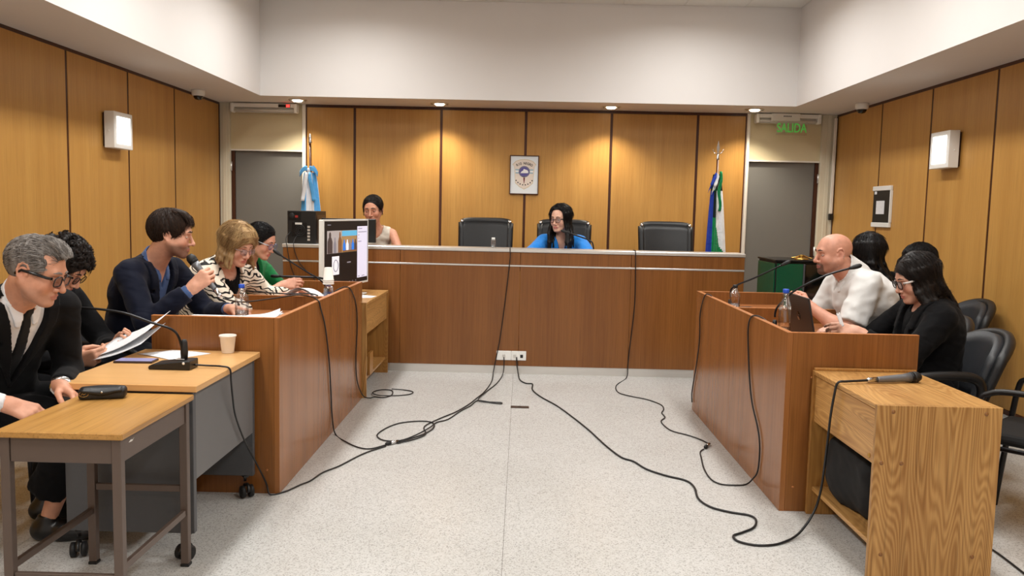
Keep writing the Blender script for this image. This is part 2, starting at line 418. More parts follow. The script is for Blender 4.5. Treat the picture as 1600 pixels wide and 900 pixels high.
    def ball(s, c, r, nu=12, nv=8, mat=None):
        t = bmesh.new(); bmesh.ops.create_uvsphere(t, u_segments=nu, v_segments=nv, radius=1.0)
        for f in t.faces: f.smooth = True
        rr = r if isinstance(r, (list, tuple)) else (r, r, r)
        m = Matrix.Translation(c) @ (mat.to_4x4() if mat is not None else Matrix.Identity(4)) @ Matrix.Diagonal((rr[0], rr[1], rr[2], 1))
        return s.merge(t, m)
    def build(s, name, mats, parent=None, loc=None, smooth=None):
        me = bpy.data.meshes.new(name); s.bm.to_mesh(me); s.bm.free()
        for m in (mats if isinstance(mats, (list, tuple)) else [mats]): me.materials.append(m)
        o = bpy.data.objects.new(name, me)
        link(o, parent)
        if loc is not None: o.location = loc
        return o

def tag(o, label=None, cat=None, group=None, kind=None):
    if label: o['label'] = label
    if cat: o['category'] = cat
    if group: o['group'] = group
    if kind: o['kind'] = kind
    return o

def thing(name, label, cat, loc=(0, 0, 0), rz=0.0, group=None):
    o = bpy.data.objects.new(name, None); o.empty_display_size = 0.1
    COL.objects.link(o); o.location = loc; o.rotation_euler = (0, 0, rz)
    return tag(o, label, cat, group)

def copy_thing(r, loc, rz, label, group=None):
    c = r.copy(); COL.objects.link(c); c.location = loc; c.rotation_euler = (0, 0, rz); c['label'] = label
    if group: c['group'] = group
    for ch in list(r.children):
        d = ch.copy(); COL.objects.link(d); d.parent = c
        for g in list(ch.children):
            e = g.copy(); COL.objects.link(e); e.parent = d
    return c

def box_obj(name, b, mat, parent=None, bev=0.0, loc=None):
    return MB().box(*b, bev=bev).build(name, mat, parent, loc)

def smooth_path(pts, per=5):
    """Catmull-Rom through the points"""
    P = [Vector(p) for p in pts]; out = []
    for i in range(len(P) - 1):
        p0 = P[max(i - 1, 0)]; p1 = P[i]; p2 = P[i + 1]; p3 = P[min(i + 2, len(P) - 1)]
        for k in range(per):
            t = k / per
            out.append(0.5 * ((2 * p1) + (p2 - p0) * t + (2 * p0 - 5 * p1 + 4 * p2 - p3) * t * t + (3 * p1 - p0 - 3 * p2 + p3) * t ** 3))
    out.append(P[-1]); return out

def text_obj(name, body, size, mat, parent, mtx, depth=0.0006, align='CENTER', shear=0.0, bold=0.0):
    cu = bpy.data.curves.new(name, 'FONT'); cu.body = body; cu.size = size; cu.extrude = depth; cu.align_x = align; cu.align_y = 'CENTER'; cu.shear = shear; cu.offset = bold
    t = bpy.data.objects.new(name, cu); COL.objects.link(t)
    dg = bpy.context.evaluated_depsgraph_get()
    me = bpy.data.meshes.new_from_object(t.evaluated_get(dg))
    bpy.data.objects.remove(t); bpy.data.curves.remove(cu)
    me.name = name; me.materials.clear(); me.materials.append(mat)
    me.transform(mtx)
    o = bpy.data.objects.new(name, me); link(o, parent); return o
# ================================================================== ROOM
XL, XR, YB, YF, ZS, ZC = -3.357, 3.407, 9.257, -2.6, 2.54, 3.515
TXL, TXR, TY = -2.704, 2.751, 8.602

def struct(o): o['kind'] = 'structure'; return o

# floor: screed base with vinyl sheets laid on it, thin joints between
fb = struct(MB().box(XL - 0.1, YF, -0.10, XR + 0.1, YB + 1.6, -0.003).build('floor', M['groove']))
xs = [XL, -2.05, -0.05, 1.95, XR]; ys = [YF, 0.05, 3.05, 6.05, YB + 1.5]
for i in range(4):
    for j in range(4):
        g = 0.0008
        box_obj('floor_sheet', (xs[i] + g, ys[j] + g, -0.003, xs[i + 1] - g, ys[j + 1] - g, 0.0), M['floor'], fb)

def side_wall(name, x, inward, joints, ztop=ZS):
    """dark backing with veneered boards; grooves stay open between the boards"""
    s = inward
    base = struct(MB().box(min(x - s * 0.10, x - s * 0.012), YF, 0.0, max(x - s * 0.10, x - s * 0.012), YB, ztop + 0.3).build(name, M['groove']))
    for a, b in zip(joints, joints[1:]):
        box_obj('panel', (min(x, x - s * 0.014), a + 0.015, 0.115, max(x, x - s * 0.014), b - 0.015, ztop - 0.022), M['wall_wood'], base, 0.002)
        box_obj('joint_batten', (min(x - s * 0.004, x - s * 0.012), b - 0.016, 0.115, max(x - s * 0.004, x - s * 0.012), b + 0.016, ztop - 0.02), M['dark_trim'], base)
    box_obj('top_rail', (min(x + s * 0.004, x - s * 0.012), YF, ztop - 0.024, max(x + s * 0.004, x - s * 0.012), YB, ztop), M['dark_trim'], base)
    box_obj('end_rail', (min(x + s * 0.006, x - s * 0.012), YB - 0.045, 0.0, max(x + s * 0.006, x - s * 0.012), YB, ztop - 0.022), M['dark_trim'], base)
    return base
jl = [9.23, 8.055, 7.11, 6.157]
while jl[-1] > YF: jl.append(jl[-1] - 0.95)
jr = [9.23, 8.096, 7.118, 6.154]
while jr[-1] > YF: jr.append(jr[-1] - 0.96)
wl = side_wall('wall_left', XL, 1, jl[::-1]); wr = side_wall('wall_right', XR, -1, jr[::-1])
for nm, x, s in (('baseboard_left', XL, 1), ('baseboard_right', XR, -1)):
    b = struct(MB().box(min(x + s * 0.006, x - s * 0.012), YF, 0.0, max(x + s * 0.006, x - s * 0.012), YB - 0.05, 0.082, 0.002).build(nm, M['floor']))
    box_obj('cap_strip', (min(x + s * 0.008, x - s * 0.012), YF, 0.083, max(x + s * 0.008, x - s * 0.012), YB - 0.05, 0.115), M['dark_trim'], b)

# back wall: boards between the two doorways
BJ = [-2.408, -1.868, -0.914, 0.016, 0.954, 1.897, 2.430]
wb = struct(MB().box(BJ[0], YB + 0.012, 0.0, BJ[-1], YB + 0.12, ZS + 0.3).build('wall_back', M['groove']))
for a, b in zip(BJ, BJ[1:]):
    box_obj('panel', (a + 0.014, YB, 0.0, b - 0.014, YB + 0.014, ZS - 0.03), M['wall_wood'], wb, 0.002)
for a in BJ:
    box_obj('joint_batten', (a - 0.0145, YB + 0.003, 0.0, a + 0.0145, YB + 0.012, ZS - 0.028), M['dark_trim'], wb)
box_obj('top_rail', (BJ[0], YB - 0.004, ZS - 0.03, BJ[-1], YB + 0.012, ZS), M['dark_trim'], wb)
struct(MB().box(XL - 0.1, YF - 0.1, 0, XR + 0.1, YF, ZC + 0.1).build('wall_front', M['white_paint']))

# soffit ring with tray ceiling above
so = MB()
for bx in ((XL - 0.1, YF, ZS, TXL, YB + 0.12, ZC + 0.1), (TXR, YF, ZS, XR + 0.1, YB + 0.12, ZC + 0.1), (TXL, TY, ZS, TXR, YB + 0.12, ZC + 0.1)):
    so.box(*bx)
struct(so.build('trim_1', M['white_paint']))
ce = struct(MB().box(TXL, YF, ZC + 0.012, TXR, TY, ZC + 0.1).build('ceiling', M['groove']))
T = 0.612; tile_me = None
nx = 9; x0 = -0.878 - 3 * T
grid = MB()
fixset = set()
for i in range(nx):
    xa = x0 + i * T; xb = xa + T
    if xb < TXL: continue
    for j in range(18):
        yb_ = TY - j * T; ya = yb_ - T
        if ya < YF: break
        cx, cy = (max(xa, TXL) + min(xb, TXR)) / 2, (ya + yb_) / 2
        box_obj('ceiling_tile', (max(xa, TXL) + 0.008, ya + 0.008, ZC - 0.002, min(xb, TXR) - 0.008, yb_ - 0.008, ZC + 0.012), M['ceiling_white'], ce)
for i in range(nx + 1):
    xa = x0 + i * T
    if TXL < xa < TXR: grid.box(xa - 0.012, YF, ZC + 0.002, xa + 0.012, TY, ZC + 0.012)
for j in range(19):
    grid.box(TXL, TY - j * T - 0.012, ZC + 0.002, TXR, TY - j * T + 0.012, ZC + 0.012)
grid.build('ceiling_grid', M['off_white_plastic'], ce)
for i, (x, y) in enumerate(FIXTURES):
    t = thing('ceiling_light', 'white ceiling light panel, %s row, %s from the front wall' % ('left' if x < 0 else 'right', ['first', 'second', 'third', 'fourth', 'fifth'][i % 5]), 'light', (x, y, ZC), 0, 'ceiling light panels in the tray')
    MB().box(-0.30, -0.60, -0.03, 0.30, 0.60, -0.004, 0.004).build('frame', M['white_plastic'], t)
    MB().box(-0.26, -0.56, -0.034, 0.26, 0.56, -0.03).build('diffuser', M['ceiling_diffuser'], t)

# doorways ----------------------------------------------------------
def doorway(n, xa, xb, post_in, hinge_left):
    d = bpy.data.objects.new('door_%d' % n, None); COL.objects.link(d); d['kind'] = 'structure'
    ztop = 2.035
    # transom panel with steel lip
    MB().box(xa, YB + 0.02, ztop, xb, YB + 0.06, ZS).build('transom_panel', M['cream'], d)
    MB().box(xa, YB + 0.005, ztop - 0.012, xb, YB + 0.07, ztop + 0.004).build('head_strip', M['white_trim'], d)
    outer = xa if hinge_left else xb; s = -1 if hinge_left else 1
    # outer post, towards the side wall
    a, b = outer, (XL if hinge_left else XR)
    lo, hi = min(a, b), max(a, b)
    MB().box(lo, YB - 0.02, 0, hi, YB + 0.10, ZS, 0.004).build('outer_post', M['cream_post'], d)
    m = (lo + hi) / 2
    MB().box(m - 0.022, YB - 0.028, 0, m + 0.022, YB - 0.02, ZS, 0.003).build('post_bead', M['cream_post'], d)
    i0, i1 = (xb, BJ[0]) if hinge_left else (BJ[-1], xa)
    MB().box(i0, YB - 0.012, 0, i1, YB + 0.10, ZS, 0.004).build('inner_post', M['white_trim'], d)
    # grey leaf shut in the frame, dark stile on the hinge side
    st_ = (xa, xa + 0.038) if hinge_left else (xb - 0.038, xb)
    MB().box(st_[0], YB + 0.025, 0.0, st_[1], YB + 0.10, ztop - 0.013, 0.002).build('door_stile', M['dark_trim'], d)
    la = (xa + 0.039, xb - 0.001) if hinge_left else (xa + 0.001, xb - 0.039)
    leaf = MB().box(la[0], YB + 0.05, 0.005, la[1], YB + 0.09, ztop - 0.015, 0.002).build('door_leaf', M['door_grey'], d)
    hx = xa + 0.004 if hinge_left else xb - 0.004
    for z in (0.35, 1.05, 1.85):
        MB().tube([(hx, YB + 0.012, z - 0.05), (hx, YB + 0.012, z + 0.05)], 0.012, 8).build('hinge', M['aluminium'], leaf)
    return d
doorway(1, -3.245, -2.447, 0, True)
doorway(2, 2.469, 3.247, 0, False)
# corridor behind the doorways
struct(MB().box(XL - 0.1, YB + 1.45, 0, XR + 0.1, YB + 1.55, ZS).build('wall_corridor', M['grey_wall']))
struct(MB().box(XL - 0.1, YB + 0.12, ZS, XR + 0.1, YB + 1.55, ZS + 0.08).build('ceiling_corridor', M['white_paint']))
struct(MB().box(XL - 0.2, YB, 0, XL - 0.1, YB + 1.55, ZS).build('wall_corridor_left', M['grey_wall']))
struct(MB().box(XR + 0.1, YB, 0, XR + 0.2, YB + 1.55, ZS).build('wall_corridor_right', M['grey_wall']))
# raised platform behind the bench
pf = struct(MB().box(-2.10, 7.80, 0, 2.0, YB - 0.001, 0.16).build('floor_platform', M['bench_wood_x']))
# ================================================================== FURNITURE
# judges' bench ------------------------------------------------------
BX0, BX1, BY0, BZ = -2.075, 1.928, 7.20, 1.0975
bench = thing('judge_bench', 'long reddish wood judges bench with pale metal ledge across the back of the room', 'bench', (0, BY0, 0))
bs = [BX0, -1.052, -0.010, 0.95, BX1]
for a, b in zip(bs, bs[1:]):
    MB().box(a + 0.0015, 0, 0.072, b - 0.0015, 0.022, 0.942, 0.001).build('front_panel', M['bench_wood'], bench)
    MB().box(a + 0.0015, 0, 0.958, b - 0.0015, 0.022, 1.066, 0.001).build('upper_panel', M['bench_wood'], bench)
MB().box(BX0, -0.004, 0.943, BX1, 0.02, 0.957, 0.002).build('steel_inlay', M['aluminium'], bench)
MB().box(BX0 - 0.004, -0.010, 1.068, BX1 + 0.004, 0.26, BZ, 0.004).build('top_ledge', M['aluminium'], bench)
MB().box(BX0 + 0.01, 0.008, 0.0, BX1 - 0.01, 0.03, 0.070).build('plinth', M['aluminium'], bench)
for x in (BX0, BX1 - 0.024):
    MB().box(x, 0.023, 0.0, x + 0.024, 0.59, 1.066, 0.001).build('end_panel', M['bench_wood'], bench)
MB().box(BX0 + 0.025, 0.024, 0.90, BX1 - 0.025, 0.58, 0.925, 0.002).build('worktop', M['bench_wood_x'], bench)
MB().box(BX0 + 0.025, 0.23, 0.926, BX1 - 0.025, 0.255, 1.066).build('ledge_back', M['bench_wood_x'], bench)

# side counters ------------------------------------------------------
def counter(label, xo, xi, y0, y1, yd, zt, zdesk):
    s = -1 if xi < xo else 1
    t = thing('counter', label, 'counter', (xo, y0, 0))
    th = 0.026
    def B(xa, ya, za, xb, yb, zb, name, mat, bev=0.0012):
        return MB().box(min(xa, xb), ya, za, max(xa, xb), yb, zb, bev).build(name, mat, t)
    Ly = y1 - y0; Lx = xi - xo; dv = yd - y0
    B(0, 0, 0, s * th, dv - 0.001, zt, 'front_panel', M['counter_wood'])
    B(0, dv + 0.001, 0, s * th, Ly, zt, 'front_panel', M['counter_wood'])
    B(s * (th + .0006), 0, 0, Lx, th, zt, 'end_panel', M['bench_wood'])
    B(s * (th + .0006), Ly - th, 0, Lx, Ly, zt, 'end_panel', M['bench_wood'])
    B(s * (th + .0006), dv - th / 2, 0, Lx, dv + th / 2, zt, 'divider', M['bench_wood'])
    B(s * (th + .0006), th + .0006, zdesk - 0.025, Lx * 0.97, dv - th / 2 - .0006, zdesk, 'desktop', M['counter_top'])
    B(s * (th + .0006), dv + th / 2 + .0006, zdesk - 0.025, Lx * 0.97, Ly - th - .0006, zdesk, 'desktop', M['counter_top'])
    # pale edge band along the rim
    B(0.0, 0, zt + .0002, s * th, Ly, zt + 0.0022, 'edge_band', M['edge_wood'], 0)
    for a, b in ((0, th), (Ly - th, Ly), (dv - th / 2, dv + th / 2)):
        B(s * (th + .0006), a, zt + .0002, Lx, b, zt + 0.0022, 'edge_band', M['edge_wood'], 0)
    for u, z in ((0.2, 0.66), (0.55, 0.66), (0.82, 0.67), (0.1, 0.12), (0.9, 0.12)):
        MB().lathe([(0.006, 0), (0.005, 0.001), (0, 0.0012)], (0, 0, 0), 10, mat=Matrix.Translation((Lx * u, -0.0002, z)) @ Matrix.Rotation(PI / 2, 4, 'X')).build('plug', M['edge_wood'], t)
    return t
counter('left wooden counter in two bays where the man in the navy suit sits', -1.172, -1.797, 4.0, 6.11, 5.03, 0.876, 0.79)
counter('right wooden counter in two bays with the open laptop on it', 1.276, 1.899, 3.94, 6.02, 4.99, 0.873, 0.79)

# grey desk on casters -----------------------------------------------
gd = thing('grey_desk', 'grey office desk on casters with pale beech top against the left counter', 'desk', (-1.54, 3.6, 0))
def G(name, b, mat, bev=0.002, parent=gd):
    x0, y0, z0, x1, y1, z1 = b
    return MB().box(x0 + 1.54, y0 - 3.6, z0, x1 + 1.54, y1 - 3.6, z1, bev).build(name, mat, parent)
G('desktop', (-1.825, 3.195, 0.684, -1.262, 3.992, 0.712), M['beech'], 0.003)
G('end_panel', (-1.80, 3.215, 0.105, -1.285, 3.243, 0.683), M['grey_laminate_dark'])
G('end_panel', (-1.80, 3.945, 0.105, -1.285, 3.973, 0.683), M['grey_laminate_dark'])
G('modesty_panel', (-1.305, 3.244, 0.32, -1.286, 3.944, 0.683), M['grey_laminate'])
def caster(parent, x, y, zt, ang):
    c = MB().tube([(0, 0, zt), (0, 0, zt - 0.03)], 0.008, 8).box(-0.018, -0.012, zt - 0.008, 0.018, 0.012, zt).build('caster', M['black_plastic'], parent)
    c.location = (x, y, 0); c.rotation_euler = (0, 0, ang)
    for s in (-1, 1):
        MB().lathe([(0, -0.012), (0.020, -0.012), (0.030, -0.008), (0.030, 0.008), (0.020, 0.012), (0.008, 0.012), (0, 0.014)], (0, 0, 0), 18,
                   mat=Matrix.Translation((0.022, s * 0.020, 0.0305)) @ Matrix.Rotation(s * -PI / 2, 4, 'X')).build('wheel', M['rubber'], c)
    MB().sheet(lambda u, v: (0.022 + 0.034 * math.cos(PI * u * 0.9), (v - 0.5) * 0.016, 0.033 + 0.034 * math.sin(PI * u * 0.9)), 8, 1, 0.004).build('hood', M['black_plastic'], c)
    return c
caster(gd, -1.315 + 1.54, 3.232 - 3.6, 0.105, -1.9); caster(gd, -1.76 + 1.54, 3.232 - 3.6, 0.105, -1.2)
caster(gd, -1.330 + 1.54, 3.958 - 3.6, 0.105, -0.9); caster(gd, -1.76 + 1.54, 3.958 - 3.6, 0.105, 2.6)

# small brown-legged table -------------------------------------------
bt = thing('side_table', 'small wooden top table on brown square metal legs in the left foreground', 'table', (-1.48, 2.89, 0))
def Bt(name, b, mat, bev=0.002):
    x0, y0, z0, x1, y1, z1 = b
    return MB().box(x0 + 1.48, y0 - 2.89, z0, x1 + 1.48, y1 - 2.89, z1, bev).build(name, mat, bt)
Bt('tabletop', (-1.688, 2.60, 0.658, -1.268, 3.185, 0.68), M['table_wood'], 0.003)
lg = [(-1.675, 2.612), (-1.311, 2.612), (-1.675, 3.14), (-1.311, 3.14)]
for x, y in lg: Bt('leg', (x, y, 0.012, x + 0.030, y + 0.030, 0.657), M['brown_metal'])
for x, y in lg: Bt('foot', (x - .002, y - .002, 0.0, x + 0.032, y + 0.032, 0.0118), M['rubber'])
Bt('apron', (-1.644, 2.618, 0.575, -1.312, 2.636, 0.657), M['brown_metal'])
Bt('apron', (-1.644, 3.146, 0.575, -1.312, 3.164, 0.657), M['brown_metal'])
Bt('apron', (-1.669, 2.643, 0.575, -1.651, 3.139, 0.657), M['brown_metal'])
Bt('apron', (-1.305, 2.643, 0.575, -1.287, 3.139, 0.657), M['brown_metal'])
Bt('stretcher', (-1.644, 2.618, 0.175, -1.312, 2.636, 0.200), M['brown_metal'])
Bt('stretcher', (-1.644, 3.146, 0.300, -1.312, 3.164, 0.325), M['brown_metal'])
Bt('stretcher', (-1.305, 2.643, 0.205, -1.287, 3.139, 0.230), M['brown_metal'])
Bt('stretcher', (-1.669, 2.643, 0.205, -1.651, 3.139, 0.230), M['brown_metal'])
MB().prism([(0.06, 0.600), (0.075, 0.606), (0.09, 0.603), (0.10, 0.607), (0.085, 0.598)], 0.1932, 0.1938, 'yz').build('paint_chip', M['off_white_plastic'], bt, (0, -0.27, 0.03))

# oak desks ----------------------------------------------------------
def oak_desk(label, x0, x1, y0, y1, zt, open_side, drawer=True, rim=True):
    """end panels to the floor, apron/drawer front on the open side, low shelf"""
    cx, cy = (x0 + x1) / 2, (y0 + y1) / 2
    t = thing('oak_desk', label, 'desk', (cx, cy, 0))
    def B(name, xa, ya, za, xb, yb, zb, mat, bev=0.0015, par=None):
        return MB().box(min(xa, xb) - cx, ya - cy, za, max(xa, xb) - cx, yb - cy, zb, bev).build(name, mat, par or t)
    th = 0.022
    B('end_panel', x0, y0, 0, x1, y0 + th, zt, M['oak_z'])
    B('end_panel', x0, y1 - th, 0, x1, y1, zt, M['oak_dim'])
    B('desktop', x0, y0 + th + .0006, zt - 0.02, x1, y1 - th - .0006, zt, M['oak_y'])
    f = x0 if open_side < 0 else x1; s = 1 if open_side < 0 else -1
    dr = B('drawer_front', f + s * 0.012, y0 + th + .002, zt - 0.245, f + s * 0.030, y1 - th - .002, zt - 0.026, M['oak_y'])
    bk = x1 if open_side < 0 else x0
    B('back_panel', bk - s * 0.002, y0 + th + .0006, 0.02, bk - s * 0.018, y1 - th - .0006, zt - 0.0206, M['oak_dim'])
    B('shelf', f + s * 0.020, y0 + th + .0006, 0.118, bk - s * 0.0186, y1 - th - .0006, 0.138, M['oak_y'])
    if rim: B('rim', x0 + .004, y1 - th, zt + .0004, x1 - .004, y1 - 0.004, zt + 0.012, M['oak_dim'])
    if drawer:
        MB().lathe([(0.010, 0), (0.009, 0.003), (0.004, 0.0035), (0.004, 0.001), (0, 0.001)], (0, 0, 0), 14, mat=Matrix.Translation((f + s * 0.0118 - cx, y0 + 0.075 - cy, zt - 0.222)) @ Matrix.Rotation(-s * PI / 2, 4, 'Y')).build('lock', M['gold'], dr)
    return t, cx, cy
t, cx, cy = oak_desk('oak desk with low shelf in the right foreground against the counter', 1.398, 1.885, 3.20, 3.93, 0.70, -1)
for u, z in ((0.13, 0.675), (0.87, 0.675), (0.06, 0.47), (0.22, 0.47), (0.10, 0.10), (0.84, 0.10)):
    MB().lathe([(0.0085, 0), (0.0075, 0.0016), (0, 0.0024)], (0, 0, 0), 12, mat=Matrix.Translation((1.398 + 0.487 * u - cx, 3.20 - cy, z)) @ Matrix.Rotation(PI / 2, 4, 'X')).build('screw_cap', plain('screw_cap', (132, 88, 46), .35), t)
t2, cx2, cy2 = oak_desk('oak desk between the left counter and the judges bench', -1.72, -1.142, 6.125, 7.14, 0.72, 1, False, False)
MB().box(-1.165 - cx2, 6.30 - cy2, 0.139, -1.147 - cx2, 6.44 - cy2, 0.31, 0.001).build('shelf_upright', M['oak_dim'], t2)

# chairs --------------------------------------------------------------
def guest_chair(label, loc, rz, group='black leather chairs of the two counters'):
    """black leather tub chair, faces +x"""
    t = thing('guest_chair', label, 'chair', loc, rz, group)
    m = MB(); m.box(-0.22, -0.235, 0.40, 0.24, 0.235, 0.475, 0.025, seg=3); m.build('seat', M['black_leather'], t)
    def back(u, v, off=0.0):
        ph = (u - 0.5) * 1.75; r = 0.335 + off
        top = 0.845 - 0.10 * abs(2 * u - 1) ** 2.2
        z = 0.49 + (top - 0.49) * v
        return (0.055 - r * math.cos(ph) - 0.085 * v, r * math.sin(ph) * (0.86 + 0.08 * v), z)
    MB().sheet(lambda u, v: back(u, v), 20, 6, -0.045).build('backrest', M['grey_leather'], t)
    MB().tube([back(0, k / 6, 0.022) for k in range(7)] + [back(k / 20, 1, 0.022) for k in range(1, 20)] + [back(1, 1 - k / 6, 0.022) for k in range(7)], 0.027, 8).build('piping', M['black_leather'], t)
    for s in (-1, 1):
        MB().tube(smooth_path([(-0.16, s * 0.275, 0.50), (-0.16, s * 0.285, 0.62), (-0.10, s * 0.29, 0.665), (0.08, s * 0.29, 0.665), (0.19, s * 0.285, 0.63), (0.205, s * 0.27, 0.52), (0.19, s * 0.24, 0.42)], 4), 0.017, 8, flat=1.5).build('armrest', M['black_plastic'], t)
    for sx, sy in ((1, 1), (1, -1), (-1, 1), (-1, -1)):
        MB().tube([(sx * 0.19, sy * 0.20, 0.40), (sx * 0.225, sy * 0.225, 0.0)], [0.016, 0.013], 8).build('leg', M['dark_metal'], t)
    return t

def judge_chair(label, loc, rz):
    """high-backed black leather swivel chair, faces +x"""
    t = thing('judge_chair', label, 'chair', loc, rz, 'high backed chairs behind the bench')
    MB().box(-0.24, -0.255, 0.42, 0.25, 0.255, 0.52, 0.035, seg=3).build('seat', M['black_leather'], t)
    def pt(u, v, off):
        w = 0.235 + 0.012 * v
        y = (u - 0.5) * 2 * w
        z = 0.50 + 0.655 * v - 0.02 * abs(2 * u - 1) ** 6 * v
        x = -0.235 - 0.06 * v + 0.03 * math.cos(PI * (v - 0.35)) + 0.025 * (2 * u - 1) ** 2 + off
        return (x, y, z)
    MB().sheet(lambda u, v: pt(u, v * 0.42, 0), 14, 5, 0.07).build('lumbar_cushion', M['black_leather'], t)
    MB().sheet(lambda u, v: pt(u, 0.43 + v * 0.57, 0), 14, 7, 0.07).build('backrest', M['black_leather'], t)
    for u in (0, 1):
        MB().tube([pt(u, k / 10, -0.03) for k in range(11)], 0.036, 10).build('bolster', M['black_leather'], t)
        p = pt(u, 1.0, -0.03)
        MB().ball((p[0] + 0.012, p[1] * 0.99, p[2] + 0.012), (0.03, 0.022, 0.022), 10, 8).build('corner_cap', M['steel'], t)
    MB().tube([pt(k / 14, 1.0, -0.035) for k in range(15)], 0.036, 10).build('top_roll', M['black_leather'], t)
    for s in (-1, 1):
        MB().tube(smooth_path([(-0.20, s * 0.29, 0.50), (-0.19, s * 0.30, 0.68), (-0.10, s * 0.30, 0.72), (0.10, s * 0.30, 0.72), (0.17, s * 0.29, 0.66), (0.14, s * 0.27, 0.48)], 4), 0.02, 8, flat=1.4).build('armrest', M['black_plastic'], t)
    MB().lathe([(0.03, 0.10), (0.03, 0.30), (0.022, 0.30), (0.022, 0.43)], (0, 0, 0), 14).build('gas_column', M['dark_metal'], t)
    for k in range(5):
        a = k * 2 * PI / 5
        MB().tube([(0.02 * math.cos(a), 0.02 * math.sin(a), 0.11), (0.28 * math.cos(a), 0.28 * math.sin(a), 0.075)], [0.024, 0.015], 8).ball((0.28 * math.cos(a), 0.28 * math.sin(a), 0.03), 0.03, 10, 8).build('base_arm', M['black_plastic'], t)
    return t
PZ = 0.16
judge_chair('empty high backed black chair left of the woman in blue', (-0.372, 8.22, PZ), -PI / 2)
judge_chair('high backed black chair the woman in blue sits in', (0.414, 8.30, PZ), -PI / 2 - 0.06)
judge_chair('empty high backed black chair on the right, beside the green and white flag', (1.47, 8.22, PZ), -PI / 2 + 0.03)
guest_chair('black chair the woman in the sleeveless white top sits in', (-1.43, 8.30, PZ), -PI / 2)

guest_chair('black chair the grey haired man in the black suit sits in', (-2.24, 3.40, 0), -0.30)
guest_chair('black chair the curly haired man with papers sits in', (-2.46, 3.98, 0), -0.05)
guest_chair('black chair with grey leather back behind the man in the navy suit', (-2.24, 4.58, 0), 0.06)
guest_chair('black chair the woman in the zebra patterned blouse sits in', (-2.05, 5.20, 0), -0.2)
guest_chair('black chair the woman in the green jacket sits in', (-2.08, 5.80, 0), -0.1)
guest_chair('black chair the bald man in the white polo sits in', (2.22, 4.90, 0), PI)
guest_chair('black chair the long haired woman in the black jacket with the laptop sits in', (2.10, 4.30, 0), PI - 0.04)
guest_chair('black chair by the right wall where the person in green sits', (2.94, 5.96, 0), PI)
guest_chair('black chair the woman with her back turned sits in', (2.40, 5.58, 0), PI / 2 - 0.35)

# stacking chair with loop arms, far right
st = thing('stacking_chair', 'black stacking chair with looped metal arms at the right edge', 'chair', (2.41, 3.74, 0), PI * 0.74)
MB().box(-0.21, -0.23, 0.425, 0.23, 0.23, 0.475, 0.02, seg=2).build('seat', M['black_fabric'], st)
MB().sheet(lambda u, v: (-0.235 - 0.05 * v + 0.05 * (2 * u - 1) ** 2, (u - 0.5) * 0.46, 0.56 + 0.29 * v - 0.03 * abs(2 * u - 1) ** 4 * v), 12, 5, 0.035).build('backrest', M['black_fabric'], st)
for s in (-1, 1):
    MB().tube(smooth_path([(-0.26, s * 0.215, 0.60), (-0.25, s * 0.25, 0.665), (-0.15, s * 0.262, 0.675), (0.08, s * 0.262, 0.675), (0.17, s * 0.262, 0.655), (0.205, s * 0.262, 0.60), (0.24, s * 0.262, 0.30), (0.27, s * 0.262, 0.0)], 4), 0.014, 8).build('arm_leg', M['black_plastic'], st)
    MB().tube([(-0.26, s * 0.215, 0.62), (-0.20, s * 0.225, 0.44), (-0.26, s * 0.25, 0.0)], 0.012, 8).build('leg', M['dark_metal'], st)
    MB().tube([(-0.20, s * 0.24, 0.415), (0.22, s * 0.255, 0.415)], 0.011, 8).build('side_rail', M['dark_metal'], st)
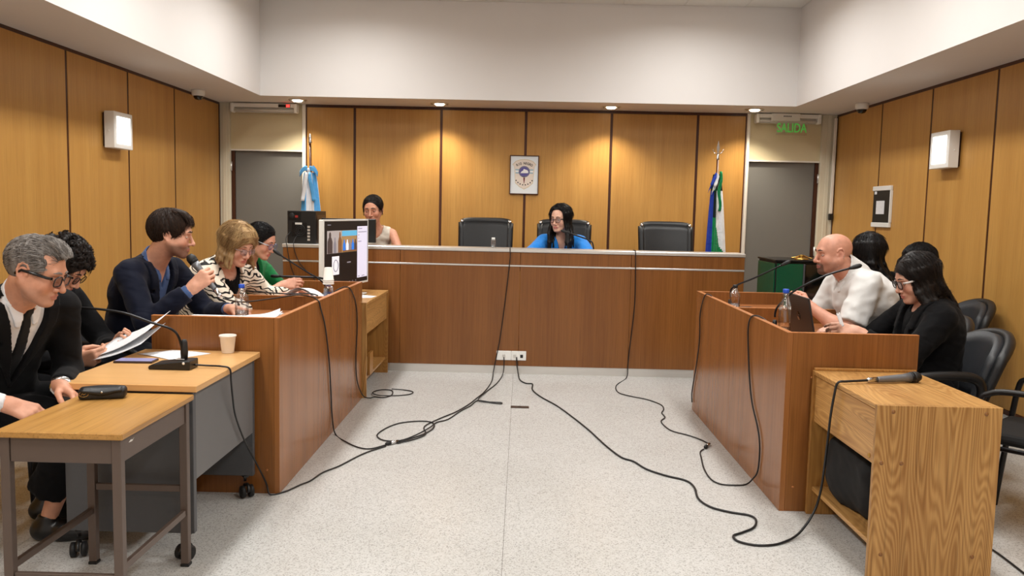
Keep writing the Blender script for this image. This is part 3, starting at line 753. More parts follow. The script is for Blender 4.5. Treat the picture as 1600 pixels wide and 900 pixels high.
# ================================================================== PEOPLE: implicit surfaces, polygonised
class Grid:
    def __init__(s, lo, hi, step, fine=()):
        s.ax = []
        for i in range(3):
            x = lo[i]; p = [x]
            while x < hi[i]:
                st = step
                for a, b, q in fine:
                    if a[i] - step * 0.5 <= x <= b[i]: st = min(st, q)
                x += st; p.append(x)
            s.ax.append(np.array(p, dtype=np.float64))
        s.F = np.full([len(a) for a in s.ax], 1.0, dtype=np.float32)
    def sl(s, lo, hi):
        r = []
        for i in range(3):
            a = int(np.searchsorted(s.ax[i], lo[i])); b = int(np.searchsorted(s.ax[i], hi[i]))
            r.append(slice(max(a - 1, 0), min(b + 1, len(s.ax[i]))))
        return tuple(r)
    def pts(s, sl=None):
        if sl is None: sl = (slice(None),) * 3
        return s.ax[0][sl[0]][:, None, None], s.ax[1][sl[1]][None, :, None], s.ax[2][sl[2]][None, None, :]
    def add(s, prim, k=0.0):
        lo, hi, fn = prim; pad = k + 0.03
        sl = s.sl([v - pad for v in lo], [v + pad for v in hi])
        if any(q.stop <= q.start for q in sl): return
        d = fn(*s.pts(sl)); a = s.F[sl]
        if k > 0:
            h = np.maximum(k - np.abs(a - d), 0) / k
            s.F[sl] = np.minimum(a, d) - h * h * k * 0.25
        else: s.F[sl] = np.minimum(a, d)
    def cut(s, prim, k=0.0):
        lo, hi, fn = prim; pad = k + 0.03
        sl = s.sl([v - pad for v in lo], [v + pad for v in hi])
        if any(q.stop <= q.start for q in sl): return
        d = -fn(*s.pts(sl)); a = s.F[sl]
        if k > 0:
            h = np.maximum(k - np.abs(a - d), 0) / k
            s.F[sl] = np.maximum(a, d) + h * h * k * 0.25
        else: s.F[sl] = np.maximum(a, d)
    def half(s, p, n, k=0.0):
        """throw away everything on the +n side of the plane through p"""
        X, Y, Z = s.pts()
        d = (X - p[0]) * n[0] + (Y - p[1]) * n[1] + (Z - p[2]) * n[2]
        s.F = np.maximum(s.F, d.astype(np.float32))
    def wobble(s, amp, freq, seed, band=0.03):
        rs = np.random.RandomState(seed); X, Y, Z = s.pts(); w = 0
        for i in range(5):
            v = rs.randn(3) * freq * (1 + 0.35 * i); ph = rs.rand() * 6.28
            w = w + np.sin(X * v[0] + Y * v[1] + Z * v[2] + ph + 1.2 * np.sin(X * v[1] - Z * v[0] * 0.7 + ph)) / (1 + 0.4 * i)
        s.F = s.F + (amp * w * 0.45).astype(np.float32)

def cap(a, b, ra, rb=None):
    a = np.array(a, float); b = np.array(b, float); rb = ra if rb is None else rb; ab = b - a; L2 = max(float(ab @ ab), 1e-9); R_ = max(ra, rb)
    def fn(X, Y, Z):
        x = X - a[0]; y = Y - a[1]; z = Z - a[2]
        t = np.clip((x * ab[0] + y * ab[1] + z * ab[2]) / L2, 0, 1)
        return np.sqrt((x - t * ab[0]) ** 2 + (y - t * ab[1]) ** 2 + (z - t * ab[2]) ** 2) - (ra + (rb - ra) * t)
    return np.minimum(a, b) - R_, np.maximum(a, b) + R_, fn

def ell(c, r, Mx=None):
    c = np.array(c, float); r = np.array(r, float); Mx = np.eye(3) if Mx is None else np.array(Mx, float)   # rows = own axes
    ext = np.sqrt(((Mx * r[:, None]) ** 2).sum(0))
    def fn(X, Y, Z):
        x = X - c[0]; y = Y - c[1]; z = Z - c[2]
        q = [x * m[0] + y * m[1] + z * m[2] for m in Mx]
        k0 = np.sqrt(sum((q[i] / r[i]) ** 2 for i in range(3))); k1 = np.sqrt(sum((q[i] / r[i] ** 2) ** 2 for i in range(3)))
        return k0 * (k0 - 1) / np.maximum(k1, 1e-6)
    return c - ext, c + ext, fn

def rbox(c, hf, Mx=None, rd=0.005):
    c = np.array(c, float); hf = np.array(hf, float); Mx = np.eye(3) if Mx is None else np.array(Mx, float)
    ext = np.abs(Mx * hf[:, None]).sum(0)
    def fn(X, Y, Z):
        x = X - c[0]; y = Y - c[1]; z = Z - c[2]
        q = [np.abs(x * m[0] + y * m[1] + z * m[2]) - (h - rd) for m, h in zip(Mx, hf)]
        o = np.sqrt(sum(np.maximum(v, 0) ** 2 for v in q)); i = np.minimum(np.maximum(np.maximum(q[0], q[1]), q[2]), 0)
        return o + i - rd
    return c - ext, c + ext, fn

_C = np.array([(i, j, k) for i in (0, 1) for j in (0, 1) for k in (0, 1)])
_E = [(a, b) for a in range(8) for b in range(a + 1, 8) if np.abs(_C[a] - _C[b]).sum() == 1]
def surface_nets(F, axes):
    s = F < 0
    nx, ny, nz = [n - 1 for n in F.shape]
    cnt = np.zeros((nx, ny, nz), np.int8)
    for i, j, k in _C: cnt += s[i:i + nx, j:j + ny, k:k + nz]
    act = np.argwhere((cnt > 0) & (cnt < 8))
    if len(act) == 0: return np.zeros((0, 3)), np.zeros((0, 4), int)
    V = np.stack([F[act[:, 0] + c[0], act[:, 1] + c[1], act[:, 2] + c[2]] for c in _C], 1).astype(np.float64)
    P = np.zeros((len(act), 3)); n = np.zeros(len(act))
    for a, b in _E:
        va, vb = V[:, a], V[:, b]; m = (va < 0) != (vb < 0)
        t = np.where(m, va / np.where(np.abs(va - vb) < 1e-12, 1, va - vb), 0)
        P += np.where(m[:, None], _C[a] + (_C[b] - _C[a]) * t[:, None], 0); n += m
    P = P / n[:, None] + act
    W_ = np.stack([np.interp(P[:, i], np.arange(len(axes[i])), axes[i]) for i in range(3)], 1)
    vid = np.full((nx, ny, nz), -1, np.int64); vid[act[:, 0], act[:, 1], act[:, 2]] = np.arange(len(act))
    Q = []
    for ax in range(3):
        o1, o2 = (ax + 1) % 3, (ax + 2) % 3
        a = [slice(None)] * 3; b = [slice(None)] * 3
        a[ax] = slice(0, -1); b[ax] = slice(1, None)
        sa = s[tuple(a)]; sb = s[tuple(b)]
        e = np.argwhere(sa != sb)
        e = e[(e[:, o1] > 0) & (e[:, o2] > 0) & (e[:, o1] < F.shape[o1] - 1) & (e[:, o2] < F.shape[o2] - 1)]
        if len(e) == 0: continue
        ins = sa[e[:, 0], e[:, 1], e[:, 2]]
        def g(d1, d2):
            q = e.copy(); q[:, o1] += d1; q[:, o2] += d2; return vid[q[:, 0], q[:, 1], q[:, 2]]
        q = np.stack([g(-1, -1), g(0, -1), g(0, 0), g(-1, 0)], 1)
        q[~ins] = q[~ins][:, ::-1]; Q.append(q)
    return W_, np.concatenate(Q)

def mesh_from(name, G, mat, parent, base, col=None):
    V, Q = surface_nets(G.F, G.ax)
    me = bpy.data.meshes.new(name)
    if len(V):
        used = (Q >= 0).all(1); Q = Q[used]
        me.vertices.add(len(V)); me.vertices.foreach_set('co', (V - np.array(base)).astype(np.float32).ravel())
        me.loops.add(len(Q) * 4); me.loops.foreach_set('vertex_index', Q.astype(np.int32).ravel())
        me.polygons.add(len(Q)); me.polygons.foreach_set('loop_start', np.arange(0, len(Q) * 4, 4, dtype=np.int32))
        me.polygons.foreach_set('loop_total', np.full(len(Q), 4, np.int32))
        me.update(calc_edges=True); me.validate()
        me.polygons.foreach_set('use_smooth', np.ones(len(me.polygons), bool))
        if col is not None and len(me.vertices) == len(V):
            at = me.color_attributes.new('Col', 'FLOAT_COLOR', 'POINT')
            at.data.foreach_set('color', np.concatenate([col(V), np.ones((len(V), 1))], 1).astype(np.float32).ravel())
    me.materials.append(mat)
    o = bpy.data.objects.new(name, me); link(o, parent); return o

def nv(v):
    v = np.array(v, float); return v / max(np.linalg.norm(v), 1e-9)
def yawv(deg): return np.array([math.cos(math.radians(deg)), math.sin(math.radians(deg)), 0.0])
UPV = np.array([0, 0, 1.0])

class Head:
    """origin between the eyes' height and the ears; axes F forward, L the person's left, U up"""
    def __init__(s, c, yaw, pitch=0.0, roll=0.0, scale=1.0):
        s.c = np.array(c, float); s.k = scale
        f = yawv(yaw); l = np.cross(UPV, f); p = math.radians(pitch)
        F = f * math.cos(p) + UPV * math.sin(p); U = -f * math.sin(p) + UPV * math.cos(p)
        r = math.radians(roll)
        s.F = F; s.L = l * math.cos(r) + U * math.sin(r); s.U = U * math.cos(r) - l * math.sin(r)
        s.M = np.array([s.F, s.L, s.U])
    def p(s, f, l, u): return s.c + s.k * (f * s.F + l * s.L + u * s.U)
    def e(s, f, l, u, a, b, c): return ell(s.p(f, l, u), np.array((a, b, c)) * s.k, s.M)
    def cp(s, a, b, ra, rb=None): return cap(s.p(*a), s.p(*b), ra * s.k, (rb if rb is not None else ra) * s.k)
    def bx(s, f, l, u, a, b, c, rd=0.005): return rbox(s.p(f, l, u), np.array((a, b, c)) * s.k, s.M, rd)
    def loc(s, V):
        d = (V - s.c) / s.k; return d @ s.F, d @ s.L, d @ s.U
    def scalp(s, az, el, off=0.0):
        """point on the skull; az 0 = forehead, +90 = left; el from the skull's own centre"""
        a, e = math.radians(az), math.radians(el)
        return (-.014 + (.098 + off) * math.cos(a) * math.cos(e), (.077 + off) * math.sin(a) * math.cos(e), .034 + (.086 + off) * math.sin(e))

def head_prims(G, h, fem=0.0, plump=0.0, nose=1.0):
    A = G.add
    A(h.e(-.014, 0, .034, .098, .077, .086))
    A(h.e(.028, 0, .010, .060, .066, .088), .03)
    A(h.e(.030, 0, -.058, .052 + .006 * plump, .054 + .012 * plump - .004 * fem, .050), .03)
    for s in (-1, 1):
        A(h.cp((-.002, s * (.060 + .008 * plump), -.035), (.066, s * .020, -.098), .017 + .006 * plump, .016), .03)
        A(h.e(.060, s * .042, -.030, .024, .022 + .006 * plump, .028), .02)
    A(h.e(.074, 0, -.098, .021, .024 - .004 * fem, .017), .018)
    A(h.cp((.083, -.036, .024), (.083, .036, .024), .009 - .003 * fem), .022)
    for s in (-1, 1): G.cut(h.e(.098, s * .033, .001, .022, .020, .0125), .012)
    A(h.cp((.088, 0, .014), (.108 * (.5 + .5 * nose), 0, -.030), .0075, .0095), .010)
    A(h.e(.108 * (.5 + .5 * nose), 0, -.036, .0125, .0115, .0105), .008)
    for s in (-1, 1): A(h.e(.096, s * .0135, -.040, .0115, .0075, .008), .006)
    A(h.e(.084, 0, -.066, .014, .024, .016), .014)
    A(h.e(.0925, 0, -.0625, .0095, .020, .0052), .005)
    A(h.e(.0915, 0, -.0745, .0095, .018, .0060), .005)
    G.cut(h.cp((.101, -.017, -.0685), (.101, .017, -.0685), .0028), .003)
    for s in (-1, 1):
        Me = h.M
        A(h.e(-.008, s * .0755, -.004, .019, .008, .030), .006)
        hx = [(.010, .018), (.002, .031), (-.014, .034), (-.026, .022), (-.027, .002), (-.019, -.018), (-.007, -.031)]
        for (f0, u0), (f1, u1) in zip(hx, hx[1:]):
            A(h.cp((f0, s * (.0805 + .0022 * (f0 < -.01)), u0), (f1, s * (.0805 + .0022 * (f1 < -.01)), u1), .0046, .0046), .003)
        A(h.e(-.004, s * .0790, -.033, .008, .0055, .009), .004)
        G.cut(h.e(-.006, s * .0870, -.004, .010, .0085, .016), .003)
        A(h.e(.010, s * .0785, -.006, .005, .005, .008), .003)

def skin_color(h, tone, lip, stub=None, stub_c=(60, 48, 42), stub_a=0.5, extra=None):
    T_ = np.array(lin(tone)[:3]); L_ = np.array(lin(lip)[:3]); SC = np.array(lin(stub_c)[:3])
    def col(V):
        f, l, u = h.loc(V)
        C = np.repeat(T_[None], len(V), 0)
        near = (np.abs(f) < .16) & (np.abs(l) < .11) & (np.abs(u) < .14)
        red = np.exp(-(((f - .065) / .03) ** 2 + ((np.abs(l) - .042) / .022) ** 2 + ((u + .03) / .022) ** 2)) + 0.7 * np.exp(-(((f - .108) / .014) ** 2 + (l / .014) ** 2 + ((u + .036) / .014) ** 2)) + 0.6 * np.exp(-(((f + .008) / .02) ** 2 + ((np.abs(l) - .082) / .012) ** 2 + (u / .03) ** 2))
        C = C * (1 - 0.16 * np.clip(red, 0, 1)[:, None] * near[:, None] * np.array([0.1, 1.0, 0.9]))
        if stub is not None:
            m = np.clip(stub(f, l, u), 0, 1) * near * stub_a
            C = C * (1 - m[:, None]) + SC * m[:, None]
        lp = ((l / .024) ** 2 + ((u + .0685) / .0115) ** 2 < 1) & (f > .082) & near
        C[lp] = C[lp] * 0.25 + L_ * 0.75
        if extra is not None: C = extra(V, C)
        return C
    return col

def hand_prims(G, W_, D, N, side, curl, thumb=0.6, scale=1.0, spread=0.06, k=0.010):
    """W_ wrist, D towards the fingers, N out of the palm, side = towards the thumb; curl = bend per joint for index..little"""
    D = nv(D); N = nv(N - D * (N @ D)); S_ = np.cross(D, N); S_ = nv(S_) * side
    q = scale
    base = []
    for i, (o, ln) in enumerate(((.030, .090), (.010, .094), (-.011, .089), (-.030, .080))):
        kn = W_ + q * (D * ln + S_ * o - N * 0.002)
        G.add(cap(W_ + q * (D * .010 + S_ * o * .55), kn, .0155 * q, .0115 * q), .016)
        base.append((kn, o))
    G.add(cap(W_ - D * 0.02 * q, W_ + D * .02 * q, .024 * q, .024 * q), .015)
    seg = ((.044, .026, .022), (.048, .030, .023), (.044, .028, .022), (.035, .021, .020))
    for i, (kn, o) in enumerate(base):
        c = curl[i] if isinstance(curl, (list, tuple)) else curl
        d = nv(D + S_ * o * 4 * spread); p = kn; r = (.0092, .0096, .0090, .0080)[i] * q; ang = 0
        for j, ln in enumerate(seg[i]):
            ang += c * (0.9, 1.0, 0.75)[j]
            dd = d * math.cos(ang) + N * math.sin(ang)
            e = p + dd * ln * q
            G.add(cap(p, e, r, r * 0.92), .003 if j else .006); p = e; r *= 0.92
    t0 = W_ + q * (D * .022 + S_ * .020 + N * .006)
    t1 = t0 + q * nv(D * .75 + S_ * (.75 - .35 * thumb) + N * (.15 + .55 * thumb)) * .043
    t2 = t1 + q * nv(D * 1.0 + S_ * (.25 - .55 * thumb) + N * (.2 + .5 * thumb)) * .032
    t3 = t2 + q * nv(D * 1.0 + S_ * (.05 - .6 * thumb) + N * (.1 + .4 * thumb)) * .025
    G.add(cap(t0, t1, .0155 * q, .0115 * q), .010); G.add(cap(t1, t2, .0112 * q, .0100 * q), .004); G.add(cap(t2, t3, .0098 * q, .0082 * q), .003)

def ik(a, t, l1, l2, pole):
    a = np.array(a, float); t = np.array(t, float); v = t - a; d = np.linalg.norm(v)
    if d > (l1 + l2) * 0.995: t = a + v / d * (l1 + l2) * 0.995; d = (l1 + l2) * 0.995
    n = (t - a) / d; x = (l1 * l1 - l2 * l2 + d * d) / (2 * d); y = math.sqrt(max(l1 * l1 - x * x, 0))
    p = np.array(pole, float); p = nv(p - n * (p @ n))
    return a + n * x + p * y, t

STR = []      # locks of the head being built: (path, root radius, tip radius)
class Person:
    def __init__(s, label, pelvis, yaw, neck, head, head_yaw, head_pitch=0, head_roll=0, scale=1.0, girth=1.0, shoulder=0.185, head_k=1.0, floor=0.0, twist=0.0):
        s.P = np.array(pelvis, float); s.N = np.array(neck, float); s.yaw = yaw; s.sc = scale; s.g = girth; s.floor = floor
        s.h = Head(head, head_yaw, head_pitch, head_roll, head_k)
        s.f = yawv(yaw); s.l = np.cross(UPV, s.f)
        s.f2 = yawv(yaw + twist); s.l2 = np.cross(UPV, s.f2)
        s.t = nv(s.N - s.P); s.fw = nv(s.f2 - s.t * (s.f2 @ s.t))           # torso up and torso forward
        s.root = thing('person', label, 'person', (pelvis[0], pelvis[1], floor))
        s.base = np.array((pelvis[0], pelvis[1], floor))
        T_ = np.linalg.norm(s.N - s.P)
        bow = -s.fw * 0.035
        s.chest = s.P + (s.N - s.P) * 0.68 + bow * 0.8
        s.waist = s.P + (s.N - s.P) * 0.33 + bow
        sh = s.N - s.t * 0.055 + s.fw * 0.015
        s.shL = sh + s.l2 * shoulder; s.shR = sh - s.l2 * shoulder
        s.sw = shoulder
        s.Mt = np.array([s.fw, s.l2, s.t]); s.Mp = np.array([nv(s.f - s.t * (s.f @ s.t)), s.l, s.t])
        s.hipL = s.P + s.l * 0.095; s.hipR = s.P - s.l * 0.095
        s.arms = {}; s.legs = {}
    def arm(s, side, wrist, pole, D, N, curl=0.4, thumb=0.5, hand=1.0, lu=0.285, lf=0.255):
        sh = s.shL if side > 0 else s.shR
        e, w = ik(sh, wrist, lu * s.sc, lf * s.sc, pole)
        if D is None: D = nv(w - e)
        s.arms[side] = dict(s=sh, e=e, w=w, D=nv(D), N=np.array(N, float), curl=curl, thumb=thumb, hand=hand)
    def leg(s, side, yaw=None, ankle=None, up=0.0, lt=0.42):
        hp = s.hipL if side > 0 else s.hipR
        f = yawv(s.yaw if yaw is None else yaw)
        k = hp + f * lt + UPV * (0.52 + s.floor - hp[2] + up)
        a = np.array(ankle, float) if ankle is not None else np.array((k[0], k[1], 0.085 + s.floor)) - f * 0.03
        s.legs[side] = dict(h=hp, k=k, a=a, f=f)
    # ---- shapes shared by body and clothes
    def torso(s, G, o=0.0, k=0.05, bust=0.0, low=True, belly=0.0):
        g = s.g
        if low:
            G.add(ell(s.P + s.f * .0, (.125 * g + o, .165 * g + o, .12 + o), s.Mp), k)
        G.add(ell(s.waist + s.fw * belly * .4, (.105 * g + o + belly * .5, .140 * g + o + belly * .25, .16 + o), s.Mt), k)
        G.add(ell(s.chest, (.108 * g + o, (.155 * g + o) * (s.sw / .185) ** .5, .165 + o), s.Mt), k)
        G.add(cap(s.shL - s.l2 * .045 - s.t * .02, s.shR + s.l2 * .045 - s.t * .02, .052 * g ** .5 + o), k)
        for sh in (s.shL, s.shR):
            G.add(cap(s.N - s.t * .01 - s.fw * .012, sh - (sh - s.N) * .25 + s.t * .012, .034 + o * .7, .036 + o * .7), .04)
        if bust:
            for q in (-1, 1): G.add(ell(s.chest + s.fw * (.07 * g) + s.l2 * q * .065 - s.t * .03, (.05 * bust + o, .055 * bust + o, .052 * bust + o), s.Mt), .05)
    def sleeves(s, G, o, upto=1.95, k=0.03, r0=.050, flare=0.0):
        """upto 0..1 ends on the upper arm, 1..2 on the forearm"""
        g = s.g ** .5
        for sd, a in s.arms.items():
            t = min(upto, 1.0); e = a['s'] + (a['e'] - a['s']) * t
            G.add(cap(a['s'], e, r0 * g + o, r0 * g + o + (.041 * g - r0 * g) * t + flare * (upto <= 1)), k)
            end, dr = e, nv(a['e'] - a['s'])
            if upto > 1:
                c = upto - 1; end = a['e'] + (a['w'] - a['e']) * c; dr = nv(a['w'] - a['e'])
                G.add(cap(a['e'], end, .041 * g + o, .041 * g + o - (.041 * g - .028) * c + flare), k)
            X, Y, Z = G.pts()
            near = ((X - end[0]) ** 2 + (Y - end[1]) ** 2 + (Z - end[2]) ** 2) < (.11 * g) ** 2
            d = (X - end[0]) * dr[0] + (Y - end[1]) * dr[1] + (Z - end[2]) * dr[2]
            G.F = np.where(near & (d > -.02), np.maximum(G.F, d), G.F).astype(np.float32)
    def body(s, tone, lip=(168, 92, 84), fem=0.0, plump=0.0, nose=1.0, neck_r=.056, stub=None, stub_c=(60, 48, 42), stub_a=0.5, extra=None, bust=0.0, fine=.0042, hand_fine=.0042, belly=0.0):
        pts = [s.P, s.N, s.h.c] + [a[q] for a in s.arms.values() for q in 'sew'] + [l[q] for l in s.legs.values() for q in 'hka']
        lo = np.min(pts, 0) - .24; hi = np.max(pts, 0) + .24; lo[2] = s.floor - .02
        fb = [(s.h.c - .135 * s.h.k, s.h.c + .135 * s.h.k, fine)]
        for a in s.arms.values():
            c = a['w'] + a['D'] * .085; fb.append((c - .115, c + .115, hand_fine))
        G = Grid(lo, hi, .013, fb)
        s.torso(G, -.006, bust=bust, belly=belly)
        g = s.g ** .5
        for a in s.arms.values():
            G.add(cap(a['s'], a['e'], .046 * g, .039 * g), .03); G.add(cap(a['e'], a['e'] + (a['w'] - a['e']) * .35, .039 * g, .038 * g), .02)
            G.add(cap(a['e'] + (a['w'] - a['e']) * .35, a['w'], .038 * g, .026), .02)
        for l in s.legs.values():
            G.add(cap(l['h'], l['k'], .075 * g, .052), .04); G.add(cap(l['k'], l['k'] + (l['a'] - l['k']) * .4, .050, .050), .03); G.add(cap(l['k'] + (l['a'] - l['k']) * .4, l['a'], .050, .033), .03)
            G.add(cap(l['a'] - UPV * .04, l['a'] - UPV * .055 + l['f'] * .13, .030, .024), .02)
        nb = s.N + s.fw * .012
        G.add(cap(nb - s.t * .03, s.h.p(-.022, 0, -.045), neck_r + .006, neck_r), .035)
        head_prims(G, s.h, fem, plump, nose)
        for sd, a in s.arms.items():
            hand_prims(G, a['w'], a['D'], a['N'], -sd, a['curl'], a['thumb'], a['hand'])
        s.skin = tone
        mt = vcol('skin', 0.48, 0.4, bump=0.12, bscale=260)
        o = mesh_from('body', G, mt, s.root, s.base, skin_color(s.h, tone, lip, stub, stub_c, stub_a, extra))
        n = len(o.data.vertices); co = np.empty(n * 3, np.float32); o.data.vertices.foreach_get('co', co); co = co.reshape(-1, 3)
        q = np.empty(len(o.data.loops), np.int32); o.data.loops.foreach_get('vertex_index', q); q = q.reshape(-1, 4)
        ctr = s.h.c - s.base; near = (np.linalg.norm(co - ctr, axis=1) < .17); q = q[near[q].all(1)]
        s.bvh = BVHTree.FromPolygons([tuple(v) for v in co.tolist()], q.tolist())
        return o
    def face_bits(s, brow=(40, 28, 22), gaze=(1, 0, -.15), lid=0.45, tone=None, brow_t=.0045, iris=(52, 34, 22), brow_u=.024):
        h = s.h; tone = tone or s.skin
        lidm = plain('eyelid_skin', tuple(int(c * .92) for c in tone), 0.5, noise=.03)
        white = plain('eye_white', (225, 220, 214), 0.15, noise=.02); ir = plain('iris', iris, 0.1); brm = plain('brow_hair', brow, 0.7, noise=.2, nscale=300)
        for q in (-1, 1):
            c = h.p(.0742, q * .033, .002)
            R3 = np.array(h.M).T
            gz = nv(R3 @ np.array(gaze))
            m = MB(); m.ball((0, 0, 0), .0125 * h.k, 18, 12)
            e = m.build('eye', [white, ir], s.root, Vector(c - s.base))
            for p in e.data.polygons:
                if Vector(p.center).normalized().dot(Vector(gz)) > .885: p.material_index = 1
            # upper lid: part of a slightly larger sphere, hinged at the eye's corners
            top = math.asin(max(-1, min(1, .62 - 1.24 * lid)))
            def lidp(u, v, r=.0138 * h.k):
                th = (u - .5) * PI * .96; ph = PI * .75 + (top - PI * .75) * v
                d = h.F * math.cos(ph) * math.cos(th) + h.L * math.sin(th) + h.U * math.sin(ph) * math.cos(th)
                return tuple(d * r)
            MB().sheet(lidp, 10, 8).build('eyelid', lidm, e)
            def lowp(u, v, r=.0137 * h.k):
                th = (u - .5) * PI * .96; ph = -PI * .6 + (-.55 + PI * .6) * v
                d = h.F * math.cos(ph) * math.cos(th) + h.L * math.sin(th) + h.U * math.sin(ph) * math.cos(th)
                return tuple(d * r)
            MB().sheet(lowp, 10, 5).build('eyelid', lidm, e)
            pts = []
            for t in (0, .2, .4, .6, .8, 1):
                o_ = h.p(.16, q * (.012 + .036 * t), brow_u + .006 * math.sin(PI * (t * .8 + .1)))
                hit = s.bvh.ray_cast(Vector(o_ - s.base), Vector(-h.F), .2)[0]
                pts.append((hit if hit is not None else Vector(h.p(.088, q * (.012 + .036 * t), brow_u) - s.base)) - Vector(h.F) * .0005)
            MB().tube(pts, [brow_t * h.k * w for w in (.8, 1, 1, .9, .7, .35)], 6).build('eyebrow', brm, s.root)
    def glasses(s, color=(14, 14, 16), r=.0017, w=.026, hh=.019, up=-.002, fwd=.104, temple=(14, 14, 16), name='glasses', square=3.2, tilt=0.0):
        h = s.h; fm = plain('glasses_frame', color, 0.25, noise=.02); tm = plain('glasses_temple', temple, .25, noise=.02)
        MBr = MB()
        rims = []
        for q in (-1, 1):
            pts = []
            for k in range(24):
                a = k * 2 * PI / 24; ca, sa = math.cos(a), math.sin(a)
                x = abs(ca) ** (2 / square) * (1 if ca > 0 else -1) * w; y = abs(sa) ** (2 / square) * (1 if sa > 0 else -1) * hh
                l = q * .0335 + x
                pts.append(h.p(fwd - .10 * max(0, abs(l) - .02) ** 1.25 * 1.3 + tilt * y, l, up + y) - s.base)
            rims.append(pts); MBr.tube(pts, r * h.k, 6, closed=True)
        MBr.tube([h.p(fwd + .001, -.0085, up + hh * .35) - s.base, h.p(fwd + .004, 0, up + hh * .5) - s.base, h.p(fwd + .001, .0085, up + hh * .35) - s.base], r * h.k, 6)
        g = MBr.build(name, fm, s.root)
        for q in (-1, 1):
            MB().tube([h.p(fwd - .012, q * (.0335 + w), up + hh * .55) - s.base, h.p(fwd - .025, q * .075, up + hh * .55) - s.base, h.p(.02, q * .0805, up + .010) - s.base, h.p(-.012, q * .083, up + .008) - s.base, h.p(-.032, q * .082, up - .012) - s.base], r * 1.15 * h.k, 6, flat=1.8).build('temple', tm, g)
        for pts in rims:
            m = MB(); f = m.bm.faces.new([m.bm.verts.new(Vector(p)) for p in pts]); m.build('lens', M['lens'], g)
        return g
    def hair(s, mat, fn, step=.0045, ext=.17, down=0.0, name='hair', wob=0.0, per=18, sr=.0010, outw=True, fuzz=1500, flow='crown', flen=.034):
        """soft volume underneath, fine strands drawn along every lock on top, all one mesh"""
        h = s.h; lo = h.c - ext; hi = h.c + ext; lo[2] -= down
        G = Grid(lo, hi, step); STR.clear(); fn(G, h)
        if wob: G.wobble(wob, 160, 3)
        V, Q = surface_nets(G.F, G.ax); Q = Q[(Q >= 0).all(1)]
        rs = np.random.RandomState(len(STR) + 17)
        VV = [V]; QQ = [Q]; CC = [np.full((len(V), 3), .72)]; off = len(V); m = 9
        P = []; TONE = []
        sk = h.p(-.014, 0, .020); crown = h.p(-.055, 0, .125)
        rad_ = np.linalg.norm(V - sk, axis=1); cand = np.where((rad_ > .088 * h.k) & ((V - h.c) @ h.U > -.12 * h.k))[0]
        for i in (rs.choice(cand, min(fuzz, len(cand)), replace=False) if len(cand) else []):
            p0 = V[i]; n_ = nv(p0 - sk)
            if flow == 'crown': d_ = p0 - crown
            elif flow == 'back': d_ = -h.F * .9 - h.U * .35
            else: d_ = h.L * (1.0 if (p0 - h.c) @ h.L > 0 else -1.0) * .8 - h.U * (.25 + 9 * abs((p0 - h.c) @ h.L)) - h.F * .25
            d_ = d_ - n_ * (d_ @ n_) + .0
            d_ = nv(nv(d_) + rs.randn(3) * .14); d_ = nv(d_ - n_ * (d_ @ n_)); L_ = flen * h.k * rs.uniform(.6, 1.25)
            t = np.linspace(0, 1, m)[:, None]; R_ = max(rad_[i], .09)
            P.append(p0 + d_ * L_ * t - n_ * ((L_ * t) ** 2 / (2 * R_)) + n_ * (.0008 + .0026 * rs.rand() * np.sin(PI * t))); TONE.append(rs.uniform(.55, 1.3))
        for path, r0, r1 in STR:
            path = np.array([tuple(p) for p in smooth_path(path, 4)]); seg = np.r_[0, np.cumsum(np.linalg.norm(np.diff(path, axis=0), axis=1))]
            L = seg[-1]
            if L < 1e-4: continue
            tone = rs.uniform(.7, 1.15)
            for q in range(per):
                o = rs.randn(3)
                t = np.linspace(rs.uniform(0, .18), rs.uniform(.86, 1.04), m)
                p = np.stack([np.interp(np.clip(t, 0, 1) * L, seg, path[:, i]) for i in range(3)], 1)
                if outw:
                    w_ = p - h.c; w_ = w_ / np.maximum(np.linalg.norm(w_, axis=1, keepdims=True), 1e-9)
                    oo = nv(o)[None] * .9 + w_ * .95; oo = oo / np.linalg.norm(oo, axis=1, keepdims=True) * rs.uniform(.75, 1.4)
                else: oo = nv(o)[None] * rs.uniform(.55, 1.12)
                p = p + oo * (r0 + (r1 * .8 - r0) * t)[:, None] + rs.randn(1, 3) * .0014 * t[:, None]
                P.append(p); TONE.append(tone * rs.uniform(.75, 1.25))
        if P:
            P = np.array(P); n = len(P)
            T_ = np.gradient(P, axis=1); T_ /= np.maximum(np.linalg.norm(T_, axis=2, keepdims=True), 1e-9)
            ref = P - h.c; A = np.cross(T_, ref); A /= np.maximum(np.linalg.norm(A, axis=2, keepdims=True), 1e-9); B = np.cross(T_, A)
            rad = sr * h.k * np.linspace(1.05, .35, m)[None, :, None]
            ring = np.stack([P + rad * (math.cos(k * 2 * PI / 3) * A + math.sin(k * 2 * PI / 3) * B) for k in range(3)], 2)
            VV.append(ring.reshape(-1, 3)); CC.append(np.repeat(np.repeat(np.array(TONE)[:, None], m * 3, 0).reshape(-1, 1), 3, 1))
            base = off + np.arange(n)[:, None, None] * m * 3 + np.arange(m - 1)[None, :, None] * 3 + np.zeros((1, 1, 3), int)
            k = np.arange(3)[None, None, :]; k2 = (k + 1) % 3
            QQ.append(np.stack([base + k, base + k2, base + 3 + k2, base + 3 + k], 3).reshape(-1, 4))
        V = np.concatenate(VV); Q = np.concatenate(QQ); C = np.concatenate(CC)
        me = bpy.data.meshes.new(name)
        me.vertices.add(len(V)); me.vertices.foreach_set('co', (V - s.base).astype(np.float32).ravel())
        me.loops.add(len(Q) * 4); me.loops.foreach_set('vertex_index', Q.astype(np.int32).ravel())
        me.polygons.add(len(Q)); me.polygons.foreach_set('loop_start', np.arange(0, len(Q) * 4, 4, dtype=np.int32)); me.polygons.foreach_set('loop_total', np.full(len(Q), 4, np.int32))
